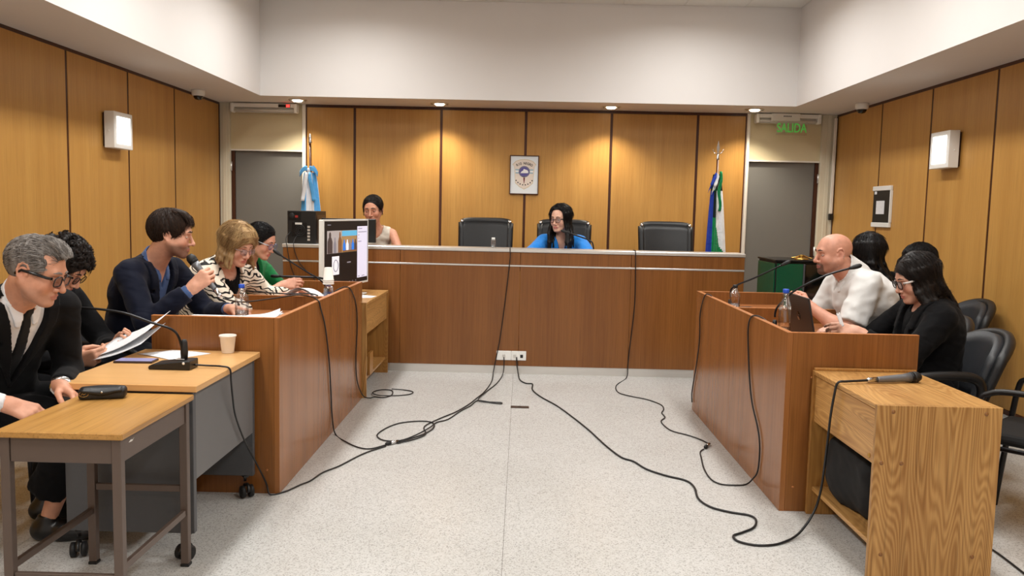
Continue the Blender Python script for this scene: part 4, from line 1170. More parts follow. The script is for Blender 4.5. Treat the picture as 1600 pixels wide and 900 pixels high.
        me.update(calc_edges=True)
        me.polygons.foreach_set('use_smooth', np.ones(len(Q), bool))
        at = me.color_attributes.new('Tone', 'FLOAT_COLOR', 'POINT'); at.data.foreach_set('color', np.concatenate([C, np.ones((len(V), 1))], 1).astype(np.float32).ravel())
        me.materials.append(mat); o = bpy.data.objects.new(name, me); link(o, s.root); return o
    def cloth_grid(s, step=.010, legs=False, fine=()):
        pts = [s.P - UPV * .05, s.N + UPV * .10] + [a[q] for a in s.arms.values() for q in 'sew']
        return Grid(np.min(pts, 0) - .27, np.max(pts, 0) + .25, step, fine)
    def tl(s, G, o=None):
        """torso coordinates of the grid: forward, left, up measured from the neck base"""
        X, Y, Z = G.pts(); o = s.N if o is None else o
        r = []
        for m in s.Mt: r.append((X - o[0]) * m[0] + (Y - o[1]) * m[1] + (Z - o[2]) * m[2])
        return r
    def neck_hole(s, G, r=.066, drop=.0, fwd=.018):
        top = s.h.p(-.01, 0, -.06) + UPV * .06
        G.cut(cap(s.N + s.fw * fwd - s.t * (.015 + drop), top, r, r), .004)
    def vee(s, G, depth, half, ztop=.03):
        """open front: wedge from the neck down to -depth"""
        f, l, u = s.tl(G)
        w = half * np.clip((u + depth) / depth, -1, 1.2)
        d = np.maximum(np.abs(l) - w, np.maximum(-f - .0, u - ztop))
        G.F = np.maximum(G.F, -d.astype(np.float32))
    def trousers(s, mat, o=.016, hem=.03, hem_r=.062, name='trousers', top=True):
        pts = [s.P + UPV * .1] + [l[q] for l in s.legs.values() for q in 'hka']
        G = Grid(np.min(pts, 0) - .2, np.max(pts, 0) + .2, .012)
        g = s.g
        G.add(ell(s.P - UPV * .01, (.130 * g + o * .6, .17 * g + o * .6, .13), s.Mp), .05)
        for l in s.legs.values():
            G.add(cap(l['h'], l['k'], .088 * g ** .5 + o, .060 + o), .05)
            b = l['a'] + (l['k'] - l['a']) * 0.06 + UPV * hem
            G.add(cap(l['k'], b, .058 + o, hem_r), .04)
        for l in s.legs.values():
            n = nv(l['a'] - l['k']); b = l['a'] + UPV * (hem + .012)
            X, Y, Z = G.pts(); near = ((X - b[0]) ** 2 + (Y - b[1]) ** 2) < .12 ** 2
            d = (X - b[0]) * n[0] + (Y - b[1]) * n[1] + (Z - b[2]) * n[2]
            G.F = np.where(near & (Z < b[2] + .05), np.maximum(G.F, d), G.F).astype(np.float32)
        X, Y, Z = G.pts(); G.F = np.maximum(G.F, Z - (s.P[2] + .085)).astype(np.float32)
        G.wobble(.005, 26, int(abs(s.P[1]) * 100) % 97)
        return mesh_from(name, G, mat, s.root, s.base)
    def shoes(s, mat, name='shoe', socks=None):
        for l in s.legs.values():
            a = l['a']; f = l['f']; fl = s.floor
            G = Grid(np.minimum(a, a + f * .2) - .1, np.maximum(a, a + f * .2) + .1, .006)
            h0 = np.array((a[0], a[1], fl + .045))
            G.add(cap(h0 - f * .035, h0 + f * .06 - UPV * .005, .040, .040))
            G.add(cap(h0 + f * .06 - UPV * .006, h0 + f * .165 - UPV * .014, .042, .032), .03)
            G.add(cap(h0 - f * .02, a + UPV * .005 - f * .005, .040, .038), .03)
            G.half((0, 0, fl + .001), (0, 0, -1)); G.half(a + UPV * .012, (0, 0, 1))
            o = mesh_from(name, G, mat, s.root, s.base)
# ------------------------------------------------------------------ garments
def wr(s): return int(abs(s.P[0] * 131 + s.P[1] * 977)) % 9973
def jacket(s, mat, depth=.34, half=.085, o=.022, so=.016, upto=1.9, step=.009, lapel=True, name='jacket', hem=.13, belly=0.0, bust=0.0, lap_w=.05, lap_mat=None, neck=.070, flare=0.0):
    G = s.cloth_grid(step); s.torso(G, o, belly=belly, bust=bust); s.sleeves(G, so, upto, flare=flare)
    G.wobble(.0055, 24, wr(s))
    s.neck_hole(G, neck); s.vee(G, depth, half)
    X, Y, Z = G.pts(); G.F = np.maximum(G.F, (s.P[2] - hem) - Z + 0 * X + 0 * Y).astype(np.float32)
    j = mesh_from(name, G, mat, s.root, s.base)
    if lapel:
        G = Grid(s.chest - .24, s.N + .16, step * .7); s.torso(G, o + .012, belly=belly, bust=bust, low=False)
        f, l, u = s.tl(G)
        w = half * np.clip((u + depth) / depth, 0, 1.3)
        tt = np.clip((u + depth) / depth, 0, 1)
        wid = lap_w * np.minimum(tt / .55, 1.0) * np.where((tt > .60) & (tt < .66), .62, 1.0)
        d = np.maximum(np.maximum(w - .004 - np.abs(l), np.abs(l) - w - wid), np.maximum(-f - .02, np.maximum(u - .02, -u - depth)))
        G.F = np.maximum(G.F, d.astype(np.float32)); s.neck_hole(G, neck - .004)
        mesh_from('lapel', G, lap_mat or mat, s.root, s.base)
    return j
def shirt(s, mat, o=.009, collar=True, cuffs=True, name='shirt', neck=.062, vee=None, belly=0.0, bust=0.0, step=.010, cuff_r=.037, cl_r=.067, cl_h=.062, hem=.10):
    n = s.N
    G = s.cloth_grid(step, fine=[(n - .11, n + .13, .0055)]); s.torso(G, o, belly=belly, bust=bust)
    nd = nv(s.h.p(-.022, 0, -.05) - (s.N + s.fw * .012))
    nb = s.N + s.fw * .014
    if collar:
        G.add(cap(nb - nd * .035, nb + nd * (cl_h + .03), cl_r + .008, cl_r), .012)
        X, Y, Z = G.pts()
        w_ = (X - nb[0]) * nd[0] + (Y - nb[1]) * nd[1] + (Z - nb[2]) * nd[2]
        f_ = (X - nb[0]) * s.fw[0] + (Y - nb[1]) * s.fw[1] + (Z - nb[2]) * s.fw[2]
        rad = np.sqrt((X - nb[0]) ** 2 + (Y - nb[1]) ** 2 + (Z - nb[2]) ** 2)
        cutp = w_ - cl_h + .62 * np.clip(f_, 0, .2)
        G.F = np.where((rad < .16) & (w_ > .0), np.maximum(G.F, cutp), G.F).astype(np.float32)
    ri = cl_r - .007 if collar else neck
    G.cut(cap(nb - nd * .012, nb + nd * .16, ri, ri if collar else neck + .01), .003)
    if collar:   # collar points lying on the chest
        C2 = Grid(s.N - .2, s.N + .16, .0055); s.torso(C2, o + .010, low=False, belly=belly, bust=bust)
        f, l, u = s.tl(C2)
        al = np.abs(l)
        d = np.maximum(np.maximum(al - .066 - (u + .02) * .35, .010 - al - (u + .01) * .22), np.maximum(-f, np.maximum(u - .015, -u - .085 + (al - .03) * .35)))
        C2.F = np.maximum(C2.F, d.astype(np.float32)); C2.cut(cap(nb - nd * .02, nb + nd * .16, ri, ri), .002)
        if vee: s.vee(C2, vee[0], vee[1], .10)
        mesh_from('collar_points', C2, mat, s.root, s.base)
    if vee: s.vee(G, vee[0], vee[1], .10)
    X, Y, Z = G.pts(); G.F = np.maximum(G.F, (s.P[2] - hem) - Z + 0 * X + 0 * Y).astype(np.float32)
    if cuffs:
        for a in s.arms.values():
            v = a['w'] - a['e']; G.add(cap(a['e'] + v * .84, a['e'] + v * .93, cuff_r, cuff_r - .002))
            b = a['e'] + v * .965; d_ = nv(v); X, Y, Z = G.pts()
            near = ((X - b[0]) ** 2 + (Y - b[1]) ** 2 + (Z - b[2]) ** 2) < .07 ** 2
            G.F = np.where(near, np.maximum(G.F, (X - b[0]) * d_[0] + (Y - b[1]) * d_[1] + (Z - b[2]) * d_[2]), G.F).astype(np.float32)
    return mesh_from(name, G, mat, s.root, s.base)
def tie(s, mat, o=.015, w0=.018, w1=.040, length=.42, belly=0.0):
    G = Grid(s.P - .26, s.N + .2, .007); s.torso(G, o, belly=belly)
    f, l, u = s.tl(G)
    w = w0 + (w1 - w0) * np.clip(-(u + .045) / length, 0, 1)
    d = np.maximum(np.abs(l) - w, np.maximum(-f, np.maximum(u + .03, -u - length)))
    G.F = np.maximum(G.F, d.astype(np.float32))
    kc = s.N + s.fw * .072 - s.t * .028
    G.add(rbox(kc, (.015, .020, .020), s.Mt, .008), .006)
    return mesh_from('tie', G, mat, s.root, s.base)
def top(s, mat, o=.014, so=.012, upto=1.9, step=.009, name='top', neck=.072, drop=.01, vee=None, belly=0.0, bust=0.0, sleeve=True, hem=.12, wob=.005, flare=0.0, cutarm=None, k=.03):
    G = s.cloth_grid(step); s.torso(G, o, belly=belly, bust=bust)
    if sleeve: s.sleeves(G, so, upto, flare=flare, k=k)
    if wob: G.wobble(wob, 22, wr(s))
    s.neck_hole(G, neck, drop)
    if vee: s.vee(G, vee[0], vee[1], .06)
    if cutarm:
        f, l, u = s.tl(G); G.F = np.maximum(G.F, np.abs(l) - cutarm).astype(np.float32)
    X, Y, Z = G.pts(); G.F = np.maximum(G.F, (s.P[2] - hem) - Z + 0 * X + 0 * Y).astype(np.float32)
    return mesh_from(name, G, mat, s.root, s.base)
# ------------------------------------------------------------------ hair
def cap_hair(G, h, off=.012, front=.064, fcut=.085, sideu=-.02, nape=-.075, ear=True, temple=.0):
    G.add(h.e(-.016, 0, .034, .098 + off, .078 + off * .85, .087 + off))
    G.cut(h.e(.110 - temple, 0, front - .105, fcut, .088, .105), .008)
    G.cut(h.bx(.085, 0, sideu - .10, .110, .15, .10), .006)
    if ear:
        for q in (-1, 1): G.cut(h.e(-.008, q * .090, -.008, .025, .020, .032), .005)
    G.cut(h.bx(0, 0, nape - .1, .2, .2, .1), .01)
def lock(G, h, pts, r0, r1, k=.005, world=()):
    P = [h.p(*p) for p in pts]
    for w in world: P.append(P[-1] + np.array(w))
    STR.append((P, r0 * h.k, r1 * h.k))
    n = len(P) - 1
    for i in range(n):
        a, b = i / n, (i + 1) / n
        G.add(cap(P[i], P[i + 1], (r0 + (r1 - r0) * a) * h.k * .62, (r0 + (r1 - r0) * b) * h.k * .62), k + .004)
def curl(G, h, c, r, seed):
    """one loose ringlet standing off the scalp"""
    rs = np.random.RandomState(seed); n = nv(c - h.c); a = nv(np.cross(n, rs.randn(3))); b = np.cross(n, a)
    ax = nv(a * rs.uniform(-1, 1) + n * .5 - UPV * .6)
    u = nv(np.cross(ax, n)); v = np.cross(ax, u); ph = rs.uniform(0, 6.28)
    P = [c + ax * (t * r * 1.6 - r * .6) + (u * math.cos(ph + t * 8.5) + v * math.sin(ph + t * 8.5)) * r * (1 - .25 * t) for t in np.linspace(0, 1, 9)]
    STR.append((P, r * .30, r * .18))
def comb_locks(G, h, n, seed, off=.010, r=.010, azr=(-180, 180), el0=(40, 85), length=45, lowest=-35, drift=12, front_min=35):
    rs = np.random.RandomState(seed)
    for i in range(n):
        az = rs.uniform(*azr); el = rs.uniform(*el0); pts = []
        for j in range(4):
            e_ = el - length * j / 3; lim = front_min if abs(az) < 55 else lowest
            if e_ < lim: e_ = lim
            pts.append(h.scalp(az + drift * j / 3 + rs.uniform(-3, 3), e_, off + .002 * rs.rand()))
        lock(G, h, pts, r, r * .45, .004)
def fall(G, h, azs, drops, seed, off=.013, r=.015, r1=.006, el_top=78, jit=.008, k=.007, tuck=-18, wave=0.0):
    """drops(az) -> list of world steps taken after the lock leaves the head"""
    rs = np.random.RandomState(seed)
    for az in azs:
        a = az + rs.uniform(-5, 5)
        pts = [h.scalp(a * .9, el_top, off), h.scalp(a, 48, off + .002), h.scalp(a, 14, off + .004 + .004 * rs.rand()), h.scalp(a, tuck, off + .002)]
        st = []
        for i, w in enumerate(drops(a)):
            st.append(np.array(w) + rs.uniform(-jit, jit, 3) + wave * np.array((math.sin(i * 2.1 + a), math.cos(i * 2.1 + a * 1.3), 0)))
        lock(G, h, pts, r, r1, k, st)

FR = {'black': cloth('suit_black', (15, 15, 17), 0.8, 0.3, sheen=.03), 'navy': cloth('suit_navy', (17, 21, 36), 0.8, 0.35, sheen=.05), 'white': cloth('shirt_white', (226, 226, 228), 0.8, 0.25),
      'tie': cloth('tie_black', (12, 12, 14), 0.5, 0.1), 'blue_shirt': cloth('shirt_blue', (70, 92, 136), 0.8, 0.3), 'grey_shirt': cloth('shirt_grey', (120, 124, 132), 0.8, 0.3),
      'sky': cloth('blouse_blue', (36, 128, 214), 0.7, 0.4), 'polo': cloth('polo_white', (212, 212, 210), 0.85, 0.25, 5), 'green': cloth('jacket_green', (24, 120, 66), 0.75, 0.3),
      'dgreen': cloth('top_green', (34, 84, 50), 0.85, 0.3), 'blk2': cloth('top_black', (11, 11, 13), 0.85, 0.4, sheen=.03), 'cream_top': cloth('top_cream', (222, 214, 200), 0.8, 0.3), 'zebra': zebra('zebra_print'),
      'trouser': cloth('trouser_black', (14, 14, 16), 0.85, 0.35, sheen=.03), 'shoe': plain('shoe_leather', (14, 13, 13), 0.3), 'jean': cloth('trouser_dark', (30, 33, 42), 0.85, 0.35)}
BLACKHAIR = hair_mat('hair_black', (7, 6, 7), (24, 19, 18), 0.40)
DARKBROWN = hair_mat('hair_dark_brown', (12, 9, 8), (40, 28, 22), 0.42)
BROWN = hair_mat('hair_brown', (26, 17, 12), (66, 44, 30), 0.45)
GREY = hair_mat('hair_grey', (66, 58, 54), (190, 184, 178), 0.5, 130)
BLOND = hair_mat('hair_blond', (116, 84, 50), (220, 186, 132), 0.42, 70)

# ------------------------------------------------------------------ 1 grey-haired man, black suit
s = Person('grey haired man in black suit and tie with black glasses, looking down at left', (-2.17, 3.38, .56), -22, (-1.985, 3.235, 1.045), (-1.872, 3.18, 1.150), 3, -20, 0, 1.08, 1.06, .20, 1.03)
s.arm(-1, (-1.905, 3.02, .665), (-.6, -.9, -.5), (.9, .1, -.35), (-.3, .5, -.8), .55, .5, 1.06)
s.arm(1, (-1.80, 3.20, .695), (-.3, .8, -.6), (.85, -.4, -.35), (-.3, -.5, -.8), .5, .5, 1.06)
s.leg(-1, 6, (-1.96, 3.37, .10)); s.leg(1, 22, (-2.10, 3.60, .10))
s.body((206, 150, 122), (176, 108, 96), plump=.6, neck_r=.062, nose=1.1, stub=lambda f, l, u: np.clip((-u - .045) / .02, 0, 1) * (f > 0), stub_c=(150, 130, 120), stub_a=.25, fine=.0036)
s.face_bits((120, 112, 106), (1, 0, -.35), .75, iris=(50, 40, 32))
s.glasses((16, 17, 24), .0026, .026, .019, temple=(10, 10, 12))
def _h(G, h):
    cap_hair(G, h, .008, .080, .080, -.012, -.070, temple=-.006)
    for q in (-1, 1): G.cut(h.e(.070, q * .062, .070, .036, .026, .030), .01)
    comb_locks(G, h, 130, 11, .005, .0065, el0=(20, 88), length=34, lowest=-40, drift=10, front_min=48)
    rs = np.random.RandomState(5)
    for i in range(14):
        l0 = rs.uniform(-.035, .035); lock(G, h, [(.02, l0, .128), (.055, l0 * 1.1, .122), (.080, l0 * 1.2, .106), (.090 + rs.rand() * .012, l0 * 1.3, .090)], .009, .004)
s.hair(GREY, _h, .0042, fuzz=2600, flow='back', flen=.026)
jacket(s, FR['black'], .36, .095, upto=1.87, step=.0085); shirt(s, FR['white']); tie(s, FR['tie'])
s.trousers(FR['trouser'], hem=.10, hem_r=.085); s.shoes(FR['shoe'])
a = s.arms[1]; c = a['e'] + (a['w'] - a['e']) * .985; n_ = nv(a['w'] - a['e'])
u1 = nv(np.cross(n_, UPV)); u2 = np.cross(n_, u1)
MB().tube([c + (u1 * math.cos(k * PI / 8) + u2 * math.sin(k * PI / 8)) * .034 - s.base for k in range(16)], .005, 6, closed=True, flat=1.8).build('bracelet', M['steel'], s.root)

# ------------------------------------------------------------------ 2 curly young man
s = Person('young man with dark curly hair and black suit, bent over the papers in his hands', (-2.44, 3.98, .56), -8, (-2.285, 3.93, 1.01), (-2.165, 3.89, 1.115), 2, -38, 0, 1.05, .95, .185, 1.0)
s.arm(-1, (-2.035, 3.72, .70), (-.4, -.8, -.6), (.95, .15, .12), (0, .95, .25), [.8, .9, 1.0, 1.1], .7, 1.03)
s.arm(1, (-1.985, 3.96, .715), (-.2, .9, -.5), (.95, -.2, .25), (0, -.6, .7), .7, .8, 1.03)
s.leg(-1, -2); s.leg(1, 8)
s.body((212, 158, 130), (180, 104, 92), stub=None)
s.face_bits((30, 22, 18), (1, 0, -.4), .8)
s.glasses((24, 20, 20), .002, .024, .019, square=2.2)
def _h(G, h):
    cap_hair(G, h, .022, .062, .080, -.03, -.070)
    rs = np.random.RandomState(9)
    for i in range(150):
        az = rs.uniform(-180, 180); el = rs.uniform(-28 if abs(az) > 70 else 24, 90); c = h.p(*h.scalp(az, el, .024 + .012 * rs.rand()))
        G.add(ell(c, np.array((.013, .011, .010)) * h.k * rs.uniform(.7, 1.1), h.M), .006); curl(G, h, c, .013 * h.k * rs.uniform(.7, 1.2), i)
    for i in range(46):
        az = rs.uniform(-60, 60); c = h.p(*h.scalp(az, rs.uniform(14, 46), .026)); G.add(ell(c, np.array((.011, .010, .011)) * h.k * rs.uniform(.6, 1.1), h.M), .006); curl(G, h, c, .013 * h.k * rs.uniform(.7, 1.2), 500 + i)
s.hair(DARKBROWN, _h, .0042, per=14, outw=False, fuzz=500)
jacket(s, FR['black'], .42, .10); shirt(s, FR['white'], cuffs=False); tie(s, FR['grey_shirt'], w0=.03, w1=.05)
s.trousers(FR['trouser']); s.shoes(FR['shoe'])

# ------------------------------------------------------------------ 3 man with the handheld microphone
s = Person('dark haired man in navy suit and blue shirt speaking into a handheld microphone', (-2.15, 4.56, .58), -10, (-2.025, 4.52, 1.105), (-1.885, 4.46, 1.255), 14, -8, 0, 1.08, 1.12, .205, 1.01)
MICP = np.array((-1.655, 4.30, 1.062)); MICA = nv((-.75, .06, .66))
s.arm(-1, (-1.700, 4.255, .985), (-.1, -.5, -1), (.74, .12, .66), (.0, .99, -.1), [1.05, 1.1, 1.1, 1.1], .9, 1.08)
s.arm(1, (-1.60, 4.56, .845), (.1, .5, -1), (.95, -.25, -.05), (.1, -.3, -.95), [.9, 1.0, 1.0, 1.0], .8, 1.08)
s.leg(-1, -6); s.leg(1, 8)
s.body((214, 160, 134), (184, 112, 100), plump=.3, neck_r=.060, nose=1.08, stub=lambda f, l, u: np.clip((-u - .038) / .02, 0, 1) * (f > -.02) * np.clip((f + .02) / .04, 0, 1), stub_c=(80, 60, 50), stub_a=.7, fine=.0036)
s.face_bits((44, 30, 22), (1, -.1, -.05), .5)
def _h(G, h):
    cap_hair(G, h, .013, .078, .094, -.014, -.082)
    for q in (-1, 1): G.add(h.cp((.012, q * .074, .02), (.010, q * .073, -.016), .010, .006), .006)
    comb_locks(G, h, 150, 21, .010, .009, el0=(25, 88), length=44, lowest=-44, drift=14, front_min=44)
    rs = np.random.RandomState(4)
    for i in range(20):
        l0 = rs.uniform(-.05, .05); lock(G, h, [(.0, l0, .128), (.042, l0 * 1.1, .122), (.070, l0 * 1.15, .104), (.084, l0 * 1.25 + .008, .078)], .010, .006)
s.hair(BROWN, _h, .0042, fuzz=2600, flen=.026)
jacket(s, FR['navy'], .36, .085, upto=1.86, step=.0085); shirt(s, FR['blue_shirt'], cl_r=.070, vee=(.13, .042))
s.trousers(FR['jean']); s.shoes(FR['shoe'])

# ------------------------------------------------------------------ 4 zebra blouse
s = Person('blond woman in a black and cream zebra patterned blouse and glasses, reading with head bowed', (-2.00, 5.24, .57), -22, (-1.875, 5.20, 1.045), (-1.765, 5.14, 1.172), -28, -22, 0, 1.02, 1.15, .185, .98)
s.arm(-1, (-1.56, 5.18, .83), (-.3, -.7, -.7), (.95, .15, 0), (0, 0, -1), .4, .4, .95)
s.arm(1, (-1.52, 5.42, .83), (0, .9, -.6), (.9, -.35, 0), (0, 0, -1), .4, .4, .95)
s.leg(-1, -10); s.leg(1, 4)
s.body((222, 170, 146), (188, 100, 98), fem=1, plump=.5, neck_r=.050, bust=1.0)
s.face_bits((110, 82, 58), (1, 0, -.3), .75, brow_t=.003)
s.glasses((150, 132, 128), .0013, .025, .018, temple=(150, 132, 128), square=2.6)
def _h(G, h):
    cap_hair(G, h, .022, .055, .080, -.20, -.085, ear=False)
    dn = lambda a: [np.array((0, 0, -.035)) + (h.L * (.010 if a > 0 else -.010)) * (abs(a) < 140), np.array((0, 0, -.035)) + h.L * (.012 if a > 0 else -.012), np.array((.0, 0, -.022)) + h.L * (.006 if a > 0 else -.006) + h.F * .006]
    fall(G, h, list(np.arange(48, 180, 9)) + list(-np.arange(48, 181, 9)), dn, 31, .020, .018, .009, tuck=-30)
    rs = np.random.RandomState(8)
    for i in range(26):
        l0 = rs.uniform(-.060, .060); lock(G, h, [(.02, l0 * .5, .130), (.060, l0 * .8, .116), (.082, l0 * 1.05, .088), (.088 - abs(l0) * .3, l0 * 1.25, .056 - abs(l0) * .3)], .009, .005)
s.hair(BLOND, _h, .0045, down=.12, flow='part', fuzz=1800, flen=.045)
jacket(s, FR['zebra'], .60, .088, o=.028, so=.026, upto=1.8, lapel=False, name='blouse', bust=1.0, flare=.006); top(s, FR['blk2'], .010, upto=.2, sleeve=False, neck=.080, drop=.03, bust=1.0, name='undershirt')
s.trousers(FR['trouser']); s.shoes(FR['shoe'])

# ------------------------------------------------------------------ 5 green jacket
s = Person('dark haired woman with glasses and green jacket, seated beyond the zebra blouse', (-2.02, 5.80, .57), -10, (-1.92, 5.77, 1.045), (-1.80, 5.72, 1.178), -10, -22, 0, 1.0, .95, .175, .96)
s.arm(-1, (-1.62, 5.60, .885), (-.2, -.6, -.8), (.95, .1, .2), (0, .9, -.3), .7, .8, .95)
s.arm(1, (-1.60, 5.84, .83), (0, .9, -.6), (.95, -.3, 0), (0, 0, -1), .4, .4, .95)
s.leg(-1, -6); s.leg(1, 6)
s.body((216, 160, 136), (186, 92, 92), fem=1, neck_r=.048, bust=.9)
s.face_bits((30, 22, 20), (1, 0, -.3), .7, brow_t=.0035)
s.glasses((60, 84, 150), .0015, .025, .019, temple=(180, 190, 200))
def _h(G, h):
    cap_hair(G, h, .010, .084, .082, -.01, -.075, temple=-.008)
    comb_locks(G, h, 110, 41, .006, .008, el0=(30, 88), length=60, lowest=-30, drift=4, front_min=40)
    G.add(h.e(-.125, 0, -.02, .040, .040, .045), .02); lock(G, h, [(-.12, 0, -.02), (-.135, 0, -.09), (-.12, .01, -.16)], .030, .012)
s.hair(BLACKHAIR, _h, .0045, flow='back', fuzz=1800)
jacket(s, FR['green'], .46, .085, upto=1.75, bust=.9); top(s, FR['blk2'], .010, sleeve=False, neck=.076, drop=.02, bust=.9, name='undershirt')
s.trousers(FR['trouser']); s.shoes(FR['shoe'])

# ------------------------------------------------------------------ 6 clerk behind the bench
s = Person('woman in sleeveless white top with tied back hair behind the bench', (-1.43, 8.20, .74), -90, (-1.43, 8.10, 1.235), (-1.437, 8.02, 1.405), -97, -10, 3, 1.0, .92, .170, 1.08, floor=.16)
s.arm(-1, (-1.60, 7.72, .955), (-.8, 0, -.6), (0, -1, 0), (0, 0, -1), .3, .3, .95)
s.arm(1, (-1.30, 7.72, .955), (.8, 0, -.6), (0, -1, 0), (0, 0, -1), .3, .3, .95)
s.leg(-1); s.leg(1)
s.body((210, 152, 124), (160, 84, 78), fem=1, neck_r=.047, bust=.8)
s.face_bits((36, 24, 20), (1, 0, -.25), .6, brow_t=.0036)
def _h(G, h):
    cap_hair(G, h, .009, .088, .084, -.006, -.070, temple=-.01)
    comb_locks(G, h, 110, 51, .005, .008, el0=(30, 88), length=60, lowest=-30, drift=4, front_min=42)
    G.add(h.e(-.125, 0, .0, .035, .036, .036), .02)
    for q in (-1, 1): lock(G, h, [(.03, q * .078, .03), (.018, q * .084, -.01), (.016, q * .086, -.05)], .005, .002)
s.hair(DARKBROWN, _h, .0045, flow='back', fuzz=2200)
top(s, FR['cream_top'], .010, sleeve=False, neck=.082, drop=.025, bust=.8, cutarm=.150, name='top')
s.trousers(FR['trouser']); s.shoes(FR['shoe'])

# ------------------------------------------------------------------ 7 woman in blue, centre of the bench
s = Person('woman with long black hair, glasses and bright blue blouse at the centre of the bench', (.41, 8.22, .74), -92, (.385, 8.10, 1.185), (.365, 8.03, 1.355), -124, -6, 0, 1.0, 1.1, .180, 1.02, floor=.16)
s.arm(-1, (.20, 7.66, 1.005), (-1, .2, -.35), (.6, -.8, 0), (0, 0, -1), .4, .4, .95)
s.arm(1, (.47, 7.66, 1.005), (1, .2, -.35), (-.6, -.8, 0), (0, 0, -1), .4, .4, .95)
s.leg(-1); s.leg(1)
s.body((224, 178, 154), (190, 96, 96), fem=1, plump=.3, neck_r=.047, bust=.9)
s.face_bits((22, 16, 15), (1, 0, -.02), .3, brow_t=.004)
s.glasses((48, 20, 26), .0022, .026, .018, temple=(20, 14, 16))
fw7, lf7 = s.fw, s.l
def _h(G, h):
    cap_hair(G, h, .018, .068, .072, -.20, -.080, ear=False)
    for q in (-1, 1): G.cut(h.e(.10, q * .018, .025, .078, .062, .078), .01)
    def dn(a):
        q = 1 if a > 0 else -1
        if abs(a) < 125: return [np.array((0, 0, -.05)) + lf7 * q * .014 + fw7 * .005, (0, 0, -.06) + fw7 * .030 + lf7 * q * .010, (0, 0, -.07) + fw7 * .024, (0, 0, -.06) + fw7 * .012]
        return [(0, 0, -.06), (0, 0, -.06) - fw7 * .02, (0, 0, -.06) - fw7 * .01]
    fall(G, h, list(np.arange(52, 180, 9)) + list(-np.arange(52, 181, 9)), dn, 61, .012, .017, .009, k=.012, tuck=-30, wave=.003)
    for q in (-1, 1):
        for j in range(7): lock(G, h, [(.02, q * .006, .128), (.054, q * (.022 + .005 * j), .110 - .003 * j), (.044 - .007 * j, q * (.066 + .002 * j), .070), (.018 - .006 * j, q * .090, .02), (.008 - .006 * j, q * .096, -.04)], .011, .009)
s.hair(BLACKHAIR, _h, .0045, down=.25, flow='part', flen=.045)
top(s, FR['sky'], .018, .022, 1.85, vee=(.20, .045), bust=.9, neck=.064, drop=0, name='blouse', flare=.006)
s.trousers(FR['trouser']); s.shoes(FR['shoe'])

# ------------------------------------------------------------------ 8 bald man, white polo
s = Person('bald bearded man in a white polo shirt leaning on the right counter', (2.11, 4.92, .58), 180, (1.955, 4.91, 1.105), (1.822, 4.885, 1.212), 184, -4, 0, 1.08, 1.42, .205, .98)
s.arm(1, (1.665, 4.80, .915), (.2, -.6, -.9), (-.72, .62, .30), (.45, .85, -.1), [.75, .8, .85, .9], .4, 1.06)
s.arm(-1, (1.665, 4.955, .90), (.2, .6, -.9), (-.72, -.62, .30), (.45, -.85, -.1), [.8, .9, .9, .95], .4, 1.06)
s.leg(-1, 176); s.leg(1, 184)
def _tat(V, C):
    a = s.arms[-1]; v = a['w'] - a['e']; L2 = v @ v
    t = ((V - a['e']) @ v) / L2; d = np.linalg.norm((V - a['e']) - t[:, None] * v, axis=1)
    m = (t > .35) & (t < .85) & (d < .06) & (np.sin(V[:, 0] * 190 + 3 * np.sin(V[:, 2] * 150)) + np.sin(V[:, 2] * 230 + V[:, 1] * 160) > .2)
    C[m] = C[m] * .45 + np.array(lin((62, 66, 74))[:3]) * .55
    return C
def _goat(f, l, u):
    jaw = np.clip((-u - .048) / .010, 0, 1) * np.clip((f - .040) / .02, 0, 1) * np.clip((.046 - np.abs(l)) / .010, 0, 1)
    side = np.clip((-u - .035) / .02, 0, 1) * np.clip(f / .03, 0, 1) * .45
    mus = np.exp(-((u + .054) / .006) ** 2) * (f > .08) * (np.abs(l) < .028)
    return np.maximum(np.maximum(jaw * 1.1, side), mus)
s.body((200, 144, 120), (160, 92, 84), plump=1.0, neck_r=.068, nose=1.05, stub=_goat, stub_c=(48, 36, 30), stub_a=.85, extra=_tat, fine=.0036, belly=.03)
s.face_bits((48, 34, 28), (1, 0, -.05), .55)
top(s, FR['polo'], .016, .020, .80, step=.0085, belly=.03, neck=.074, drop=-.01, name='polo_shirt', flare=.008, wob=.006)
shirt(s, FR['polo'], .012, True, False, name='collar', cl_r=.083, cl_h=.098, belly=.03, vee=(.12, .022))
s.trousers(FR['jean']); s.shoes(FR['shoe'])
a = s.arms[1]

# ------------------------------------------------------------------ 9 woman turned away
s = Person('woman in black with long dark wavy hair, her back turned, behind the bald man', (2.40, 5.60, .57), 64, (2.345, 5.50, 1.055), (2.265, 5.46, 1.192), 78, -8, 0, 1.0, 1.0, .178, 1.0)
s.arm(-1, (2.62, 5.72, .70), (.9, -.3, -.5), None, (0, 0, -1), .4, .4, .95)
s.arm(1, (2.36, 5.90, .70), (-.9, .2, -.5), None, (0, 0, -1), .4, .4, .95)
s.leg(-1, 64); s.leg(1, 70)
s.body((216, 166, 140), fem=1, neck_r=.047, bust=.8)
s.face_bits((26, 18, 16))
fw9 = s.fw
def _h(G, h):
    cap_hair(G, h, .020, .066, .076, -.20, -.080, ear=False)
    dn = lambda a: [(.010, -.004, -.05), (.022, -.010, -.05), (.030, -.012, -.055), (.026, -.008, -.055), (.016, 0, -.05)]
    fall(G, h, list(np.arange(60, 181, 10)) + list(-np.arange(60, 181, 9)), dn, 71, .010, .016, .009, k=.012, tuck=-30, wave=.010)
s.hair(BLACKHAIR, _h, .0048, down=.28, ext=.22, flen=.05)
top(s, FR['blk2'], .012, .014, 1.9, bust=.8, neck=.080, drop=.0)
s.trousers(FR['trouser']); s.shoes(FR['shoe'])

